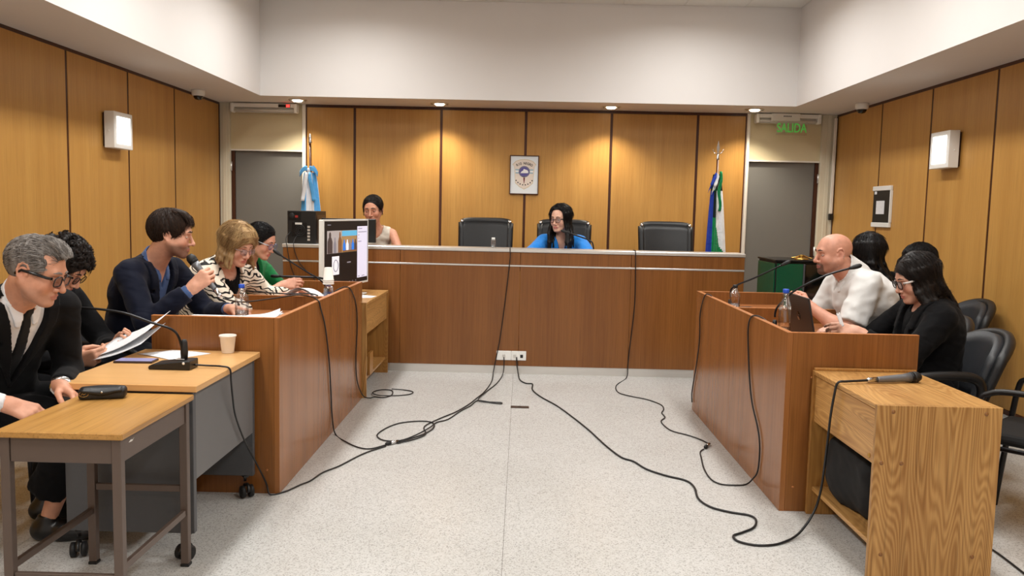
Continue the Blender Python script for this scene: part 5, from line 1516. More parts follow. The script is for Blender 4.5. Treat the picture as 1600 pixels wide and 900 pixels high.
# ------------------------------------------------------------------ 10 person in green, mostly hidden
s = Person('dark haired person in a green short sleeved top, mostly hidden behind the laptop woman', (2.92, 5.96, .56), 182, (2.85, 5.94, 1.01), (2.80, 5.90, 1.115), 182, -14, 0, 1.0, 1.0, .18, 1.02)
s.arm(1, (2.55, 5.66, .74), (.3, -.8, -.3), (-.95, 0, -.2), (0, 0, -1), .4, .4, 1)
s.arm(-1, (2.55, 6.02, .72), (.3, .8, -.5), (-.95, 0, -.2), (0, 0, -1), .4, .4, 1)
s.leg(-1, 178); s.leg(1, 184)
s.body((214, 158, 132)); s.face_bits((26, 18, 16))
def _h(G, h):
    cap_hair(G, h, .018, .068, .080, -.02, -.080)
    comb_locks(G, h, 70, 81, .016, .011, el0=(30, 88), length=44, lowest=-40, drift=10, front_min=42)
s.hair(BLACKHAIR, _h, .0048)
top(s, FR['dgreen'], .014, .014, .8, neck=.076)
s.trousers(FR['jean']); s.shoes(FR['shoe'])

# ------------------------------------------------------------------ 11 woman with the laptop
s = Person('woman with long dark hair, glasses and black jacket reading behind the laptop', (2.11, 4.33, .55), 180, (2.135, 4.34, .985), (2.055, 4.34, 1.118), 178, -20, 0, 1.02, 1.12, .185, .99)
s.arm(1, (1.715, 4.205, .848), (.3, -.5, -.9), (-.96, .10, .12), (.1, .85, -.5), [.5, .7, .8, .9], .8, .98)
s.arm(-1, (1.73, 4.46, .83), (.2, .8, -.8), (-.95, -.25, 0), (0, 0, -1), .4, .4, .98)
s.leg(-1, 176); s.leg(1, 182)
s.body((216, 166, 142), (182, 96, 92), fem=1, plump=.4, neck_r=.050, bust=1.0)
s.face_bits((34, 24, 20), (1, 0, -.3), .7, brow_t=.0034)
s.glasses((18, 16, 18), .0026, .025, .019, temple=(206, 200, 196))
fw11 = s.fw; lf11 = s.l
def _h(G, h):
    cap_hair(G, h, .013, .064, .076, -.22, -.085, ear=False)
    def dn(a):
        if a > 0 and a < 110: return [(.014, -.006, -.05), (.030, -.022, -.055), (.036, -.016, -.06), (.024, -.004, -.07), (.010, 0, -.06)]
        return [(.018, 0, -.05), (.034, 0, -.05), (.040, 0, -.06), (.024, 0, -.07), (.006, 0, -.07)]
    fall(G, h, list(np.arange(58, 181, 8)) + list(-np.arange(58, 181, 10)), dn, 91, .008, .013, .009, k=.010, tuck=-24, wave=.003)
    for q in (-1, 1):
        for j in range(8): lock(G, h, [(.01, q * .010, .126), (.046 - .003 * j, q * (.030 + .004 * j), .110), (.052 - .008 * j, q * .066, .070), (.034 - .009 * j, q * .084, .02), (.014 - .009 * j, q * .088, -.04), (-.004 - .008 * j, q * .086, -.10)], .009, .007)
s.hair(DARKBROWN, _h, .0045, down=.30, ext=.26, flow='part', fuzz=2600, flen=.05)
jacket(s, FR['blk2'], .40, .08, upto=1.86, bust=1.0, lapel=True); top(s, FR['blk2'], .008, sleeve=False, bust=1.0, name='undershirt')
s.trousers(FR['trouser']); s.shoes(FR['shoe'])
# ================================================================== SMALL THINGS
def rot_to(d, up=(0, 0, 1)):
    """matrix whose z axis is d"""
    z = Vector(d).normalized(); u = Vector(up)
    if abs(z.dot(u)) > .98: u = Vector((1, 0, 0))
    x = u.cross(z).normalized(); y = z.cross(x)
    return Matrix(((x.x, y.x, z.x), (x.y, y.y, z.y), (x.z, y.z, z.z)))

# downlights, cameras, wall lamps -----------------------------------
for i, (x, y) in enumerate(DOWNLIGHTS):
    t = thing('downlight', ['recessed downlight near the left doorway, leftmost of four', 'recessed downlight above the second wall board from the left', 'recessed downlight right of the emblem, above the wall boards', 'recessed downlight by the green exit sign, rightmost of four'][i], 'light', (x, y, ZS), 0, 'recessed downlights along the back soffit')
    MB().lathe([(.055, -.001), (.058, -.006), (.085, -.008), (.098, -.006), (.100, -.0005)], (0, 0, 0), 26).build('trim_ring', M['aluminium'], t)
    MB().lathe([(.0, -.024), (.040, -.020), (.052, -.010), (.053, -.0015)], (0, 0, 0), 22).build('bulb', M['bulb'], t)
    for s in (-1, 1): MB().box(s * .078 - .008, -.02, -.0105, s * .078 + .008, .02, -.0083).build('spring_clip', M['black_plastic'], t)
for x, y, lb in ((-3.215, 8.28, 'white dome camera on the soffit near the left wall'), (3.279, 8.27, 'white dome camera on the soffit near the right wall')):
    t = thing('dome_camera', lb, 'camera', (x, y, ZS), 0, 'dome cameras')
    MB().lathe([(.062, -.001), (.064, -.012), (.062, -.046), (.052, -.058), (.046, -.060)], (0, 0, 0), 24).build('housing', M['white_plastic'], t)
    MB().lathe([(.047, -.058), (.043, -.075), (.030, -.092), (0, -.100)], (0, 0, 0), 22).build('dome', M['black_gloss'], t)
def wall_lamp(x, y0, y1, z0, z1, s, lb):
    t = thing('wall_lamp', lb, 'lamp', (x, (y0 + y1) / 2, (z0 + z1) / 2), 0, 'square wall lamps')
    w, h_ = (y1 - y0) / 2, (z1 - z0) / 2
    def B(a, b, c, d, e, f, nm, mt, bv=.003): return MB().box(min(a * s, d * s), b, c, max(a * s, d * s), e, f, bv).build(nm, mt, t)
    B(.001, -w + .012, -h_ + .012, .018, w - .012, h_ - .012, 'back_plate', M['groove'])
    B(.0185, -w, -h_, .10, w, h_, 'housing', M['white_plastic'])
    B(.1005, -w * .72, -h_ * .74, .104, w * .72, h_ * .74, 'diffuser', M['lamp_face'], .001)
    MB().ball((s * .055, -w - .003, -.01), .006, 8, 6).build('button', M['white_plastic'], t)
wall_lamp(XL, 6.655, 6.965, 1.855, 2.145, 1, 'square white wall lamp glowing on the left wall')
wall_lamp(XR, 6.595, 6.895, 1.835, 2.125, -1, 'square white wall lamp glowing on the right wall')

# emergency lights and exit sign --------------------------------------
def emergency(x0, x1, lb, display):
    cx = (x0 + x1) / 2; w = (x1 - x0) / 2
    t = thing('emergency_light', lb, 'light', (cx, YB - .022, 2.475), 0)
    MB().box(-w + .02, -.085, .012, w - .02, -.001, .055, .006).build('housing', M['white_plastic'], t)
    for s in (-1, 1): MB().box(min(s * w, s * (w - .035)), -.10, -.045, max(s * w, s * (w - .035)), -.001, .055, .008).build('end_cap', M['white_plastic'], t)
    MB().tube([(-w + .036, -.055, -.018), (w - .036, -.055, -.018)], .013, 12).build('tube_lamp', M['off_white_plastic'], t)
    MB().box(-w + .036, -.030, -.04, w - .036, -.002, .011, .003).build('reflector', M['off_white_plastic'], t)
    if display:
        d = MB().box(w - .205, -.0875, .014, w - .075, -.0853, .046).build('display', M['black_gloss'], t)
        MB().box(w - .118, -.0885, .018, w - .082, -.0876, .042).build('digit', M['led_red'], d)
    else:
        MB().box(-.19, -.10, -.02, .12, -.0853, .060, .004).build('sign_holder', M['white_plastic'], t)
        for i in range(5): MB().box(-.03 + i * .018 - .03, -.1012, .022, -.018 + i * .018 - .03, -.1002, .036).build('mark', M['grey_laminate_dark'], t)
    return t
emergency(-3.205, -2.475, 'white emergency light with red display over the left doorway', True)
emergency(2.50, 3.20, 'white emergency light over the right doorway, holding the exit sign', False)
GREEN = emit('sign_green', (70, 150, 60), 0.55)
t = thing('exit_sign', 'clear hanging plate with green letters SALIDA over the right doorway', 'sign', (2.865, 9.085, 2.375))
MB().box(-.165, -.003, -.075, .165, .003, .072, .001).build('plate', M['clear'], t)
text_obj('lettering', 'SALIDA', .135, GREEN, t, Matrix.Translation((0, -.0045, -.004)) @ Matrix.Rotation(PI / 2, 4, 'X') @ Matrix.Diagonal((.72, 1, 1, 1)), bold=.002)

# emblem picture --------------------------------------------------------
t = thing('framed_emblem', 'framed white picture with the RIO NEGRO shield emblem on the back wall', 'picture', (.008, YB - .001, 1.822))
fr = MB(); w, h_ = .160, .213
for b in ((-w, -.022, -h_, w, 0, -h_ + .009), (-w, -.022, h_ - .009, w, 0, h_), (-w, -.022, -h_ + .0092, -w + .009, 0, h_ - .0092), (w - .009, -.022, -h_ + .0092, w, 0, h_ - .0092)): fr.box(*b, bev=.001)
fr.build('frame', M['dark_trim'], t)
pr = MB().box(-w + .009, -.014, -h_ + .009, w - .009, -.003, h_ - .009).build('print', plain('emblem_paper', (226, 232, 236), .6, noise=.01), t)
def flat(poly, d, mat, name, par=None): return MB().prism(poly, -.0145 - d, -.014 - d + .0002, 'xz').build(name, mat, par or pr)
gold_l = plain('emblem_gold', (206, 190, 150), .6); cream_e = plain('emblem_cream', (228, 216, 204), .6); blue_e = plain('emblem_blue', (150, 182, 196), .6); pur = plain('emblem_purple', (92, 84, 150), .6); gry = plain('emblem_grey', (110, 108, 140), .6); wht = plain('emblem_white', (238, 238, 238), .6); red_e = plain('emblem_red', (110, 30, 40), .6); blk_e = plain('emblem_black', (20, 20, 24), .6)
def shield(k):
    top = [(math.sin(a) * .128 * k, .085 + (math.cos(a) * .128 - .088) * 1.6 * k) for a in np.linspace(-1.25, 1.25, 13)]
    return [(-.128 * k, .105 * k), (-.105 * k, .070), (-.098 * k, -.085 * k)] [::-1] * 0 + [(x, z) for x, z in [(-.132 * k, .112), (-.095, .140 + .010 * k), (-.05, .156 + .010 * k), (0, .163 + .008 * k), (.05, .156 + .010 * k), (.095, .140 + .010 * k), (.132 * k, .112), (.112 * k, .088), (.106 * k, .02), (.098 * k, -.090), (.05, -.128 - .006 * k), (0, -.153 - .006 * k), (-.05, -.128 - .006 * k), (-.098 * k, -.090), (-.106 * k, .02), (-.112 * k, .088)]]
flat(shield(1.0), .0004, gold_l, 'shield'); 
flat([(x * .965, z * .965 + .0008) for x, z in shield(1.0)], .0008, cream_e, 'shield_field')
flat([(-.100, .062), (.100, .062), (.098, .048), (-.098, .048)], .0012, blue_e, 'band'); flat([(-.097, .028), (.097, .028), (.096, .014), (-.096, .014)], .0012, blue_e, 'band')
flat([(-.0975, .0475), (.0975, .0475), (.0965, .0285), (-.0965, .0285)], .0012, wht, 'band')
circ = lambda r, cx=0, cz=.035, n=28: [(cx + r * math.cos(2 * PI * k / n), cz + r * math.sin(2 * PI * k / n)) for k in range(n)]
flat(circ(.062), .0016, gry, 'ring'); flat(circ(.048), .0020, pur, 'disc')
flat([(-.042, .018), (-.030, .038), (-.014, .046), (-.006, .066), (.010, .060), (.034, .052), (.044, .036), (.042, .020)], .0024, wht, 'map_shape')
flat([(-.010, -.030), (.010, -.030), (.004, -.085), (0, -.100), (-.004, -.085)], .0016, red_e, 'torch'); flat([(-.014, -.020), (.014, -.020), (.012, -.031), (-.012, -.031)], .0016, cream_e, 'torch_cup')
for k in range(8):
    a = -.95 + k * 1.9 / 7; flat(circ(.0075, math.sin(a) * .108, -.062 - .048 * (math.cos(a) - .58) / .42, 8), .0016, blk_e, 'dot')
for k, ch in enumerate('RIO NEGRO'):
    if ch == ' ': continue
    a = -.50 + k * 1.0 / 8; R_ = .165
    text_obj('letter', ch, .036, blk_e, pr, Matrix.Translation((math.sin(a) * R_, -.0155, -.040 + math.cos(a) * R_)) @ Matrix.Rotation(a, 4, 'Y') @ Matrix.Rotation(PI / 2, 4, 'X') @ Matrix.Diagonal((.8, 1, 1, 1)), .0002, bold=.0012)

# notice panel on the right wall
t = thing('notice_panel', 'black notice panel with white end rails and a small sheet on the right wall', 'panel', (XR - .001, 7.95, 1.54))
MB().box(-.018, -.185, -.150, 0, .185, .150, .002).build('board', M['black_plastic'], t)
for z in (-.172, .172): MB().box(-.026, -.195, z - .022, 0, .195, z + .022, .004).build('end_rail', M['white_plastic'], t)
MB().box(-.024, -.199, -.149, 0, -.1855, .149, .002).build('side_strip', M['white_plastic'], t)
MB().box(-.0195, .03 - .10, -.070, -.0182, .03 + .08, .055).build('notice_sheet', M['paper'], t)
MB().box(-.0195, .11, .118, -.0182, .16, .145).build('tag', M['paper_blank'], t)
# conduit in the right corner
t = thing('cable_conduit', 'white cable conduit running down the right corner beside the doorway', 'conduit', (3.372, 9.19, 0))
MB().box(-.014, -.014, 1.47, .014, .014, 2.50, .003).build('channel', M['white_trim'], t)
MB().box(-.020, -.020, 1.40, .020, .020, 1.468, .004).build('cable_gland', M['black_plastic'], t)
t = thing('cable_conduit', 'white cable conduit along the board edge left of the right doorway', 'conduit', (2.442, 9.235, 0)); MB().box(-.010, -.012, .0, .010, .006, 2.515, .002).build('channel', M['white_trim'], t)

# flags -------------------------------------------------------------
def pole(t, ztop, lean):
    MB().tube([(0, 0, .03), (lean[0], lean[1], ztop)], .013, 10).build('pole', M['dark_trim'], t)
    MB().lathe([(.14, 0), (.15, .01), (.14, .03), (.04, .05), (.03, .10)], (0, 0, 0), 24).build('stand', M['dark_trim'], t)
def drape(t, z0, z1, c0, c1, r0, r1, folds, mats, pick, name, ph=0.0, flat_=.7, nz=64, nu=168):
    m = MB()
    def fn(u, v):
        a = u * 2 * PI; e = v ** .7
        r = r0 + (r1 - r0) * e
        rr = r * (1 + .26 * math.sin(folds * a + ph + 1.5 * v) + .10 * math.sin(2 * folds * a + 3 * v))
        return (c0[0] + (c1[0] - c0[0]) * v + rr * math.cos(a), c0[1] + (c1[1] - c0[1]) * v + rr * flat_ * math.sin(a), z0 + (z1 - z0) * v + .012 * math.sin(folds * a) * v)
    m.sheet(fn, nu, nz)
    o = m.build(name, mats, t)
    for p in o.data.polygons:
        i, j = divmod(p.index, nz); p.material_index = pick((i + .5) / nu, (j + .5) / nz)
    return o
blue_f = cloth('flag_blue', (38, 62, 160), .6, .3); white_f = cloth('flag_white', (226, 228, 232), .6, .3); green_f = cloth('flag_green', (20, 128, 74), .6, .3); dk_f = cloth('flag_dark_green', (16, 34, 28), .5, .3); sky_f = cloth('flag_sky', (92, 168, 226), .5, .3)
t = thing('flag', 'blue, white and green flag with silver spear finial, standing right of the bench chairs', 'flag', (2.085, 8.98, .16))
pole(t, 1.86, (-.02, 0))
fin = MB(); fin.lathe([(.012, 1.85), (.020, 1.865), (.012, 1.88), (.016, 1.90), (.010, 1.915)], (-.02, 0, 0), 12)
fin.prism([(-.02, 2.06), (-.036, 1.98), (-.030, 1.93), (-.02, 1.912), (-.010, 1.93), (-.004, 1.98)], -.004, .004, 'xz')
fin.tube(smooth_path([(-.075, 0, 1.965), (-.060, 0, 1.93), (-.02, 0, 1.918), (.02, 0, 1.93), (.035, 0, 1.965)], 4), .004, 6)
fin.build('finial', M['steel'], t)
def pickR(u, v):
    a = (u * 360) % 360          # 180 = left, 270 = towards the room, 0 = right
    if v < .13: return 3 if not (215 < a < 250) else 2
    if a > 262 or a < 60: return 2 if v > .40 + ((a - 262) % 360) * .0040 else 1
    if 225 < a <= 262: return 3 if v < .33 else 2
    return 0
drape(t, 1.70, .30, (-.02, 0), (.005, -.02), .030, .105, 7, [blue_f, white_f, green_f, dk_f], pickR, 'flag_cloth', .4)
MB().sheet(lambda u, v: (-.045 - .055 * v + .02 * math.sin(5 * u), -.045 + .012 * math.sin(8 * u + 4 * v), 1.72 - .13 * v - .09 * u), 8, 8, .003).build('ribbon', blue_f, t)
MB().sheet(lambda u, v: (-.025 - .040 * v + .02 * math.sin(5 * u), -.055 + .012 * math.sin(8 * u + 4 * v), 1.71 - .13 * v - .10 * u), 8, 8, .003).build('ribbon', white_f, t)
MB().sheet(lambda u, v: (-.01 + .03 * u + .012 * math.sin(9 * v), -.055 + .010 * math.sin(8 * u + 7 * v), 1.73 - .42 * v), 5, 16, .003).build('ribbon', green_f, t)

t = thing('flag', 'sky blue and white flag tied with a bow, behind the computer tower on the bench', 'flag', (-2.215, 8.80, .16))
pole(t, 1.92, (-.03, 0))
MB().lathe([(.013, 1.92), (.022, 1.935), (.013, 1.95), (.018, 1.98), (.006, 2.02), (0, 2.03)], (-.03, 0, 0), 12).build('finial', M['steel'], t)
pickL = lambda u, v: 1 if (abs((u * 360) % 360 - 275) < 26 or (u * 360) % 360 < 20) else 0
drape(t, 1.62, .40, (-.03, 0), (.0, -.02), .045, .115, 6, [sky_f, white_f], pickL, 'flag_cloth', 1.0)
for s in (-1, 1):
    MB().sheet(lambda u, v: (-.03 + s * (.01 + .085 * math.sin(PI * u * .9)), -.05 - .02 * math.cos(PI * u), 1.64 + (.05 * math.cos(PI * u * 1.9) - .015 * u) * (.4 + .6 * u) + (v - .5) * .05), 10, 4, .003).build('bow', sky_f, t)
    MB().sheet(lambda u, v: (-.03 + s * (.01 + .05 * u) + (v - .5) * .04, -.085 - .01 * math.sin(6 * u), 1.62 - .30 * u), 10, 3, .003).build('bow_tail', sky_f if s > 0 else white_f, t)
MB().ball((-.03, -.06, 1.64), (.022, .016, .024), 12, 8).build('bow_knot', white_f, t)

# bench top: computer tower, monitor, bottle, microphone --------------
t = thing('computer_tower', 'black computer tower seen from its back, on the left end of the bench', 'computer', (-1.935, 7.47, 1.0985))
MB().box(-.125, -.18, 0, .125, .20, .285, .004).build('case', M['black_plastic'], t)
MB().box(-.112, -.1835, .20, -.005, -.1805, .275, .001).build('power_supply', M['dark_metal'], t)
MB().lathe([(.026, 0), (.022, .002), (0, .002)], (0, 0, 0), 16, mat=Matrix.Translation((-.085, -.1837, .24)) @ Matrix.Rotation(PI / 2, 4, 'X')).build('power_plug', M['rubber'], t)
MB().box(-.056, -.185, .225, -.030, -.1837, .245).build('red_switch', plain('red_switch', (150, 40, 36), .4), t)
fb_ = MB().box(-.085, -.184, .06, .045, -.1806, .185, .002).build('fan_grille', M['dark_metal'], t)
for r in (.018, .032, .046): MB().tube([(-.012 + r * math.cos(k * PI / 10), -.1856, .115 + r * math.sin(k * PI / 10)) for k in range(20)], .003, 5, closed=True).build('grille_ring', M['black_plastic'], fb_)
MB().box(-.055, -.1852, .165, .005, -.1842, .182).build('sticker', M['off_white_plastic'], fb_)
for i in range(5): MB().box(.052, -.184, .025 + i * .028, .075, -.1807, .043 + i * .028, .001).build('slot_cover', M['aluminium'], t)
MB().box(.1255, -.14, .03, .1275, .16, .25, .001).build('side_panel', plain('brown_panel', (58, 44, 38), .35), t)

t = thing('monitor', 'black computer monitor on the bench in front of the woman in the sleeveless top', 'monitor', (-1.548, 7.43, 1.0985), -.05)
MB().box(-.245, -.018, .015, .245, .012, .225, .004).build('display_back', M['black_plastic'], t)
MB().box(-.238, .0122, .022, .238, .014, .218).build('screen', M['screen_dark'], t)
MB().box(-.03, -.045, .0, .03, -.0185, .12, .004).box(-.10, -.06, 0, .10, .04, .006, .002).build('stand', M['black_plastic'], t)

def bottle(label, loc, hgt, cap_m, level=.7, r=.031, lab=None, rings=True, group='water bottles'):
    t = thing('water_bottle', label, 'bottle', loc, 0, group)
    b = .62 * hgt
    pf = [(0, .004), (r * .75, .0), (r, .008)]
    n = 7
    for i in range(n):
        z = .012 + (b - .018) * i / (n - 1); pf += [(r, z), (r * (.955 if rings else 1), z + (b - .018) / (n - 1) * .45)]
    pf += [(r, b + .004), (r * .92, b + .02), (r * .62, b + hgt * .17), (.0135, b + hgt * .26), (.0125, hgt - .018)]
    MB().lathe(pf, (0, 0, 0), 22).build('bottle_body', M['clear'], t)
    wz = b * level
    MB().lathe([(0, .007), (r * .72, .006), (r * .92, .014), (r * .93, wz), (0, wz)], (0, 0, 0), 20).build('water', M['water'], t)
    MB().lathe([(.0145, hgt - .020), (.0155, hgt - .019), (.0155, hgt - .002), (.014, hgt), (0, hgt)], (0, 0, 0), 18).build('cap', cap_m, t)
    MB().lathe([(.0165, hgt - .028), (.0165, hgt - .024), (.013, hgt - .024)], (0, 0, 0), 16).build('neck_ring', M['clear'], t)
    if lab: MB().lathe([(r + .0006, lab[0]), (r + .0006, lab[1])], (0, 0, 0), 22).build('label', lab[2], t)
    return t
bottle('small clear bottle with white cap standing on the bench ledge', (-.252, 7.33, 1.0980), .088, M['white_plastic'], .6, .021)
bottle('clear bottle with blue cap in front of the man in the navy suit', (-1.475, 4.36, .7905), .215, M['blue_cap'], .55, .036)
bottle('clear bottle with black cap on the far bay of the right counter', (1.372, 5.32, .7905), .192, M['black_plastic'], .6, .034)
bottle('tall clear bottle with blue cap beside the laptop', (1.336, 4.19, .7905), .270, M['blue_cap'], .45, .032)
t = bottle('clear bottle with blue label under a stack of upturned foam cups', (-1.262, 5.42, .7905), .150, M['white_plastic'], .8, .032, (.012, .050, M['blue_label']))
t = thing('cup_stack', 'white foam cups upturned over the blue labelled bottle', 'cup', (-1.262, 5.42, .9155 + .0005))
for i in range(3): MB().lathe([(.034, .000), (.036, .001), (.036, .008), (.033, .010), (.026, .085), (.024, .087), (0, .087)], (0, 0, .012 * i + .001), 22).build('foam_cup', M['cup_white'], t)
t = thing('foam_cup', 'white foam cup on the beech top of the grey desk', 'cup', (-1.402, 3.94, .7125))
MB().lathe([(0, .001), (.027, 0), (.0285, .002), (.037, .078), (.0395, .079), (.0405, .083), (.0395, .087), (.0375, .087), (.036, .082), (.0265, .006), (0, .006)], (0, 0, 0), 26).build('cup', M['cup_white'], t)

# microphones ------------------------------------------------------------
def gooseneck(label, base, path, head_dir=None, stem=.0055, base_kind='round', group='gooseneck microphones'):
    t = thing('gooseneck_microphone', label, 'microphone', base, 0, group)
    P = [Vector(p) - Vector(base) for p in path]
    if base_kind == 'round': MB().lathe([(.045, 0), (.047, .004), (.042, .014), (.018, .018), (.014, .05), (.012, .05)], (0, 0, 0), 22).build('mic_base', M['black_plastic'], t)
    elif base_kind == 'clip': MB().lathe([(.020, 0), (.020, .012), (.012, .018), (.012, .085), (.008, .095)], (0, 0, 0), 16).build('mic_base', M['black_plastic'], t)
    sp = smooth_path(P, 6); MB().tube(sp, stem, 8).build('stem', M['dark_metal'], t)
    d = (sp[-1] - sp[-3]).normalized() if head_dir is None else Vector(head_dir).normalized()
    MB().lathe([(.007, -.012), (.009, 0), (.0115, .012), (.0125, .030), (.011, .046), (.006, .054), (0, .056)], (0, 0, 0), 14, mat=Matrix.Translation(sp[-1]) @ rot_to(d).to_4x4()).build('capsule', M['rubber'], t)
    return t
t = gooseneck('gooseneck microphone with wedge base and light on the grey desk', (-1.490, 3.535, .7125), [(-1.447, 3.535, .74), (-1.450, 3.53, .77), (-1.462, 3.52, .845), (-1.49, 3.51, .885), (-1.575, 3.50, .915), (-1.69, 3.49, .955), (-1.83, 3.48, .972), (-1.885, 3.475, .970)], base_kind='wedge')
MB().prism([(-.095, 0), (-.095, .014), (-.075, .024), (.055, .040), (.085, .040), (.085, 0)], -.048, .048, 'xz', .004).build('mic_base', M['black_plastic'], t)
MB().box(.012, -.02, .0405, .05, .02, .043, .001).build('talk_button', M['aluminium'], t)
MB().lathe([(.014, .0), (.016, .03), (.013, .075), (.009, .085)], (.043, 0, .041), 14).build('collar', M['rubber'], t)
MB().ball((.058, -.0482, .030), (.006, .002, .006), 8, 6).build('led', M['white_plastic'], t)
gooseneck('gooseneck microphone reaching up to the left on the far left counter', (-1.335, 5.63, .7905), [(-1.335, 5.63, .86), (-1.338, 5.62, .90), (-1.385, 5.60, .945), (-1.448, 5.60, .980), (-1.60, 5.60, 1.072), (-1.635, 5.60, 1.095)])
gooseneck('gooseneck microphone bent flat along the far end of the left counter', (-1.390, 5.93, .7905), [(-1.390, 5.93, .86), (-1.40, 5.92, .90), (-1.45, 5.90, .918), (-1.56, 5.88, .922), (-1.72, 5.86, .925)], stem=.008)
gooseneck('long gooseneck microphone rising in front of the laptop', (1.330, 4.33, .7905), [(1.330, 4.33, .90), (1.331, 4.33, .925), (1.345, 4.32, .965), (1.42, 4.31, 1.043), (1.575, 4.30, 1.127), (1.700, 4.30, 1.168)], base_kind='clip')
gooseneck('gooseneck microphone pointing at the bald man from the far right bay', (1.352, 5.36, .7905), [(1.352, 5.36, .90), (1.355, 5.355, .95), (1.39, 5.34, .982), (1.49, 5.32, 1.030), (1.66, 5.30, 1.120)], base_kind='clip')
gooseneck('gooseneck microphone in front of the woman in blue on the bench', (.650, 7.52, .9255), [(.650, 7.52, .96), (.650, 7.50, 1.06), (.634, 7.46, 1.145), (.610, 7.46, 1.172), (.555, 7.48, 1.195), (.40, 7.52, 1.243)], base_kind='round', stem=.0065)
def handheld(label, head, tail):
    h0 = Vector(head); d = (Vector(tail) - h0); L = d.length
    t = thing('handheld_microphone', label, 'microphone', tail, 0, 'handheld microphones')
    m = Matrix.Translation(h0 - Vector(tail)) @ rot_to(d).to_4x4()
    MB().lathe([(0, -.026), (.016, -.022), (.0245, -.006), (.0255, .008), (.022, .022)], (0, 0, 0), 20, mat=m).build('grille', M['rubber'], t)
    MB().lathe([(.0235, .012), (.0245, .016), (.0245, .024), (.022, .028)], (0, 0, 0), 20, mat=m).build('collar', M['dark_metal'], t)
    MB().lathe([(.022, .027), (.0175, .06), (.013, L - .055), (.0125, L - .05)], (0, 0, 0), 20, mat=m).build('handle', plain('mic_grey', (112, 114, 118), .35, .4), t)
    MB().lathe([(.0115, L - .05), (.0115, L - .006), (.009, L)], (0, 0, 0), 16, mat=m).build('plug', M['steel'], t)
    return t
handheld('black and grey microphone held up by the man in the navy suit', (-1.712, 4.292, 1.138), (-1.560, 4.285, .945))
handheld('black and grey microphone lying on the oak desk at the right', (1.765, 3.675, .7245), (1.530, 3.625, .7145))

# papers ---------------------------------------------------------------
def sheet(label, fn, mat='paper', name='paper_sheet', nu=10, nv=10, group=None, cat='paper'):
    c = Vector(fn(.5, .5)); o = MB().sheet(lambda u, v: tuple(Vector(fn(u, v)) - c), nu, nv, .0008).build(name, M[mat]); o.location = c
    return tag(o, label, cat, group)
def quadfn(a, b, c, d, bend=lambda u, v: 0):
    a, b, c, d = map(Vector, (a, b, c, d))
    def f(u, v):
        p = a * (1 - u) * (1 - v) + b * u * (1 - v) + c * u * v + d * (1 - u) * v; return (p.x, p.y, p.z + bend(u, v))
    return f
sheet('printed sheet lying behind the microphone on the grey desk', quadfn((-1.800, 3.850, .7135), (-1.590, 3.720, .7135), (-1.470, 3.905, .7135), (-1.685, 3.975, .7135), lambda u, v: .003 * math.sin(PI * u)), 'paper')
sheet('printed sheet held in both hands by the curly haired man', quadfn((-1.965, 3.74, .712), (-1.940, 3.95, .775), (-1.690, 3.97, .905), (-1.710, 3.76, .835), lambda u, v: -.018 * math.sin(PI * v)), 'paper_x')
sheet('second sheet fanned out under the one the curly haired man holds', quadfn((-1.960, 3.72, .700), (-1.935, 3.93, .760), (-1.700, 3.94, .850), (-1.725, 3.73, .780), lambda u, v: -.012 * math.sin(PI * v)), 'paper_x')
t = thing('document_pile', 'pile of white documents along the near rim of the left counter', 'papers', (-1.55, 4.17, .7908))
for k in range(9):
    MB().box(-.15, -.105, .0005 + k * .0066, .15, .105, .0062 + k * .0066, .0008).build('sheet', M['paper_blank'], t).rotation_euler = (0, 0, .05 * math.sin(k * 2.3))
t = thing('crumpled_documents', 'crumpled white sheets beside the blue capped bottle in the near left bay', 'papers', (-1.33, 4.19, .7908))
for k in range(5):
    a = .25 * math.sin(k * 2.1)
    MB().sheet(lambda u, v: ((u - .5) * .20, (v - .5) * .15, .004 + .012 * k + .075 * u * (.35 + .65 * v) * (1 - .1 * k) + .008 * math.sin(6 * u + k) * math.sin(4 * v)), 10, 6, .0008).build('sheet', M['paper_blank'], t).rotation_euler = (0, 0, a)
t = thing('open_booklet', 'open printed booklet with curling pages read by the woman in zebra print', 'booklet', (-1.42, 5.42, .792))
for k, (dz, sh) in enumerate(((0, 0), (.006, .012), (.012, .024))):
    MB().sheet(lambda u, v: (-.13 + .26 * u + sh * .5, -.13 + .22 * v - sh, .015 + dz + .085 * math.sin(PI * min(1, u * 1.05)) ** .8 * (1 - .25 * v)), 14, 6, .0008).build('page', M['paper'], t)
sheet('white sheet lying beside the cup stack on the left counter', quadfn((-1.40, 5.24, .7915), (-1.22, 5.24, .7915), (-1.22, 5.36, .7915), (-1.40, 5.37, .7915)), 'paper_blank')
t = thing('document_pile', 'pile of white sheets beside the bottle in the far right bay', 'papers', (1.43, 5.22, .7908))
for k in range(8):
    a = .12 * math.sin(k * 2.3); MB().box(-.10, -.135, .0005 + k * .004, .10, .135, .0035 + k * .004).build('sheet', M['paper_blank'], t).rotation_euler = (0, 0, a)
t = thing('black_folder', 'black folder lying behind the bottle in the far right bay', 'folder', (1.47, 5.56, .7908), .2)
MB().box(-.13, -.11, 0, .13, .11, .008, .002).build('cover', M['black_plastic'], t); MB().box(-.125, -.105, .0082, .125, .105, .016, .001).build('pad', M['rubber'], t)
sheet('crumpled white tissue in the hand behind the laptop', quadfn((1.615, 4.185, .885), (1.640, 4.190, .875), (1.615, 4.20, .945), (1.595, 4.19, .940), lambda u, v: .004 * math.sin(9 * u)), 'paper_blank', 'tissue', cat='tissue')
sheet('white sheet at the edge of the oak desk behind the left counter', quadfn((-1.33, 6.42, .7215), (-1.17, 6.47, .7215), (-1.15, 6.60, .7215), (-1.31, 6.58, .735)), 'paper_blank')

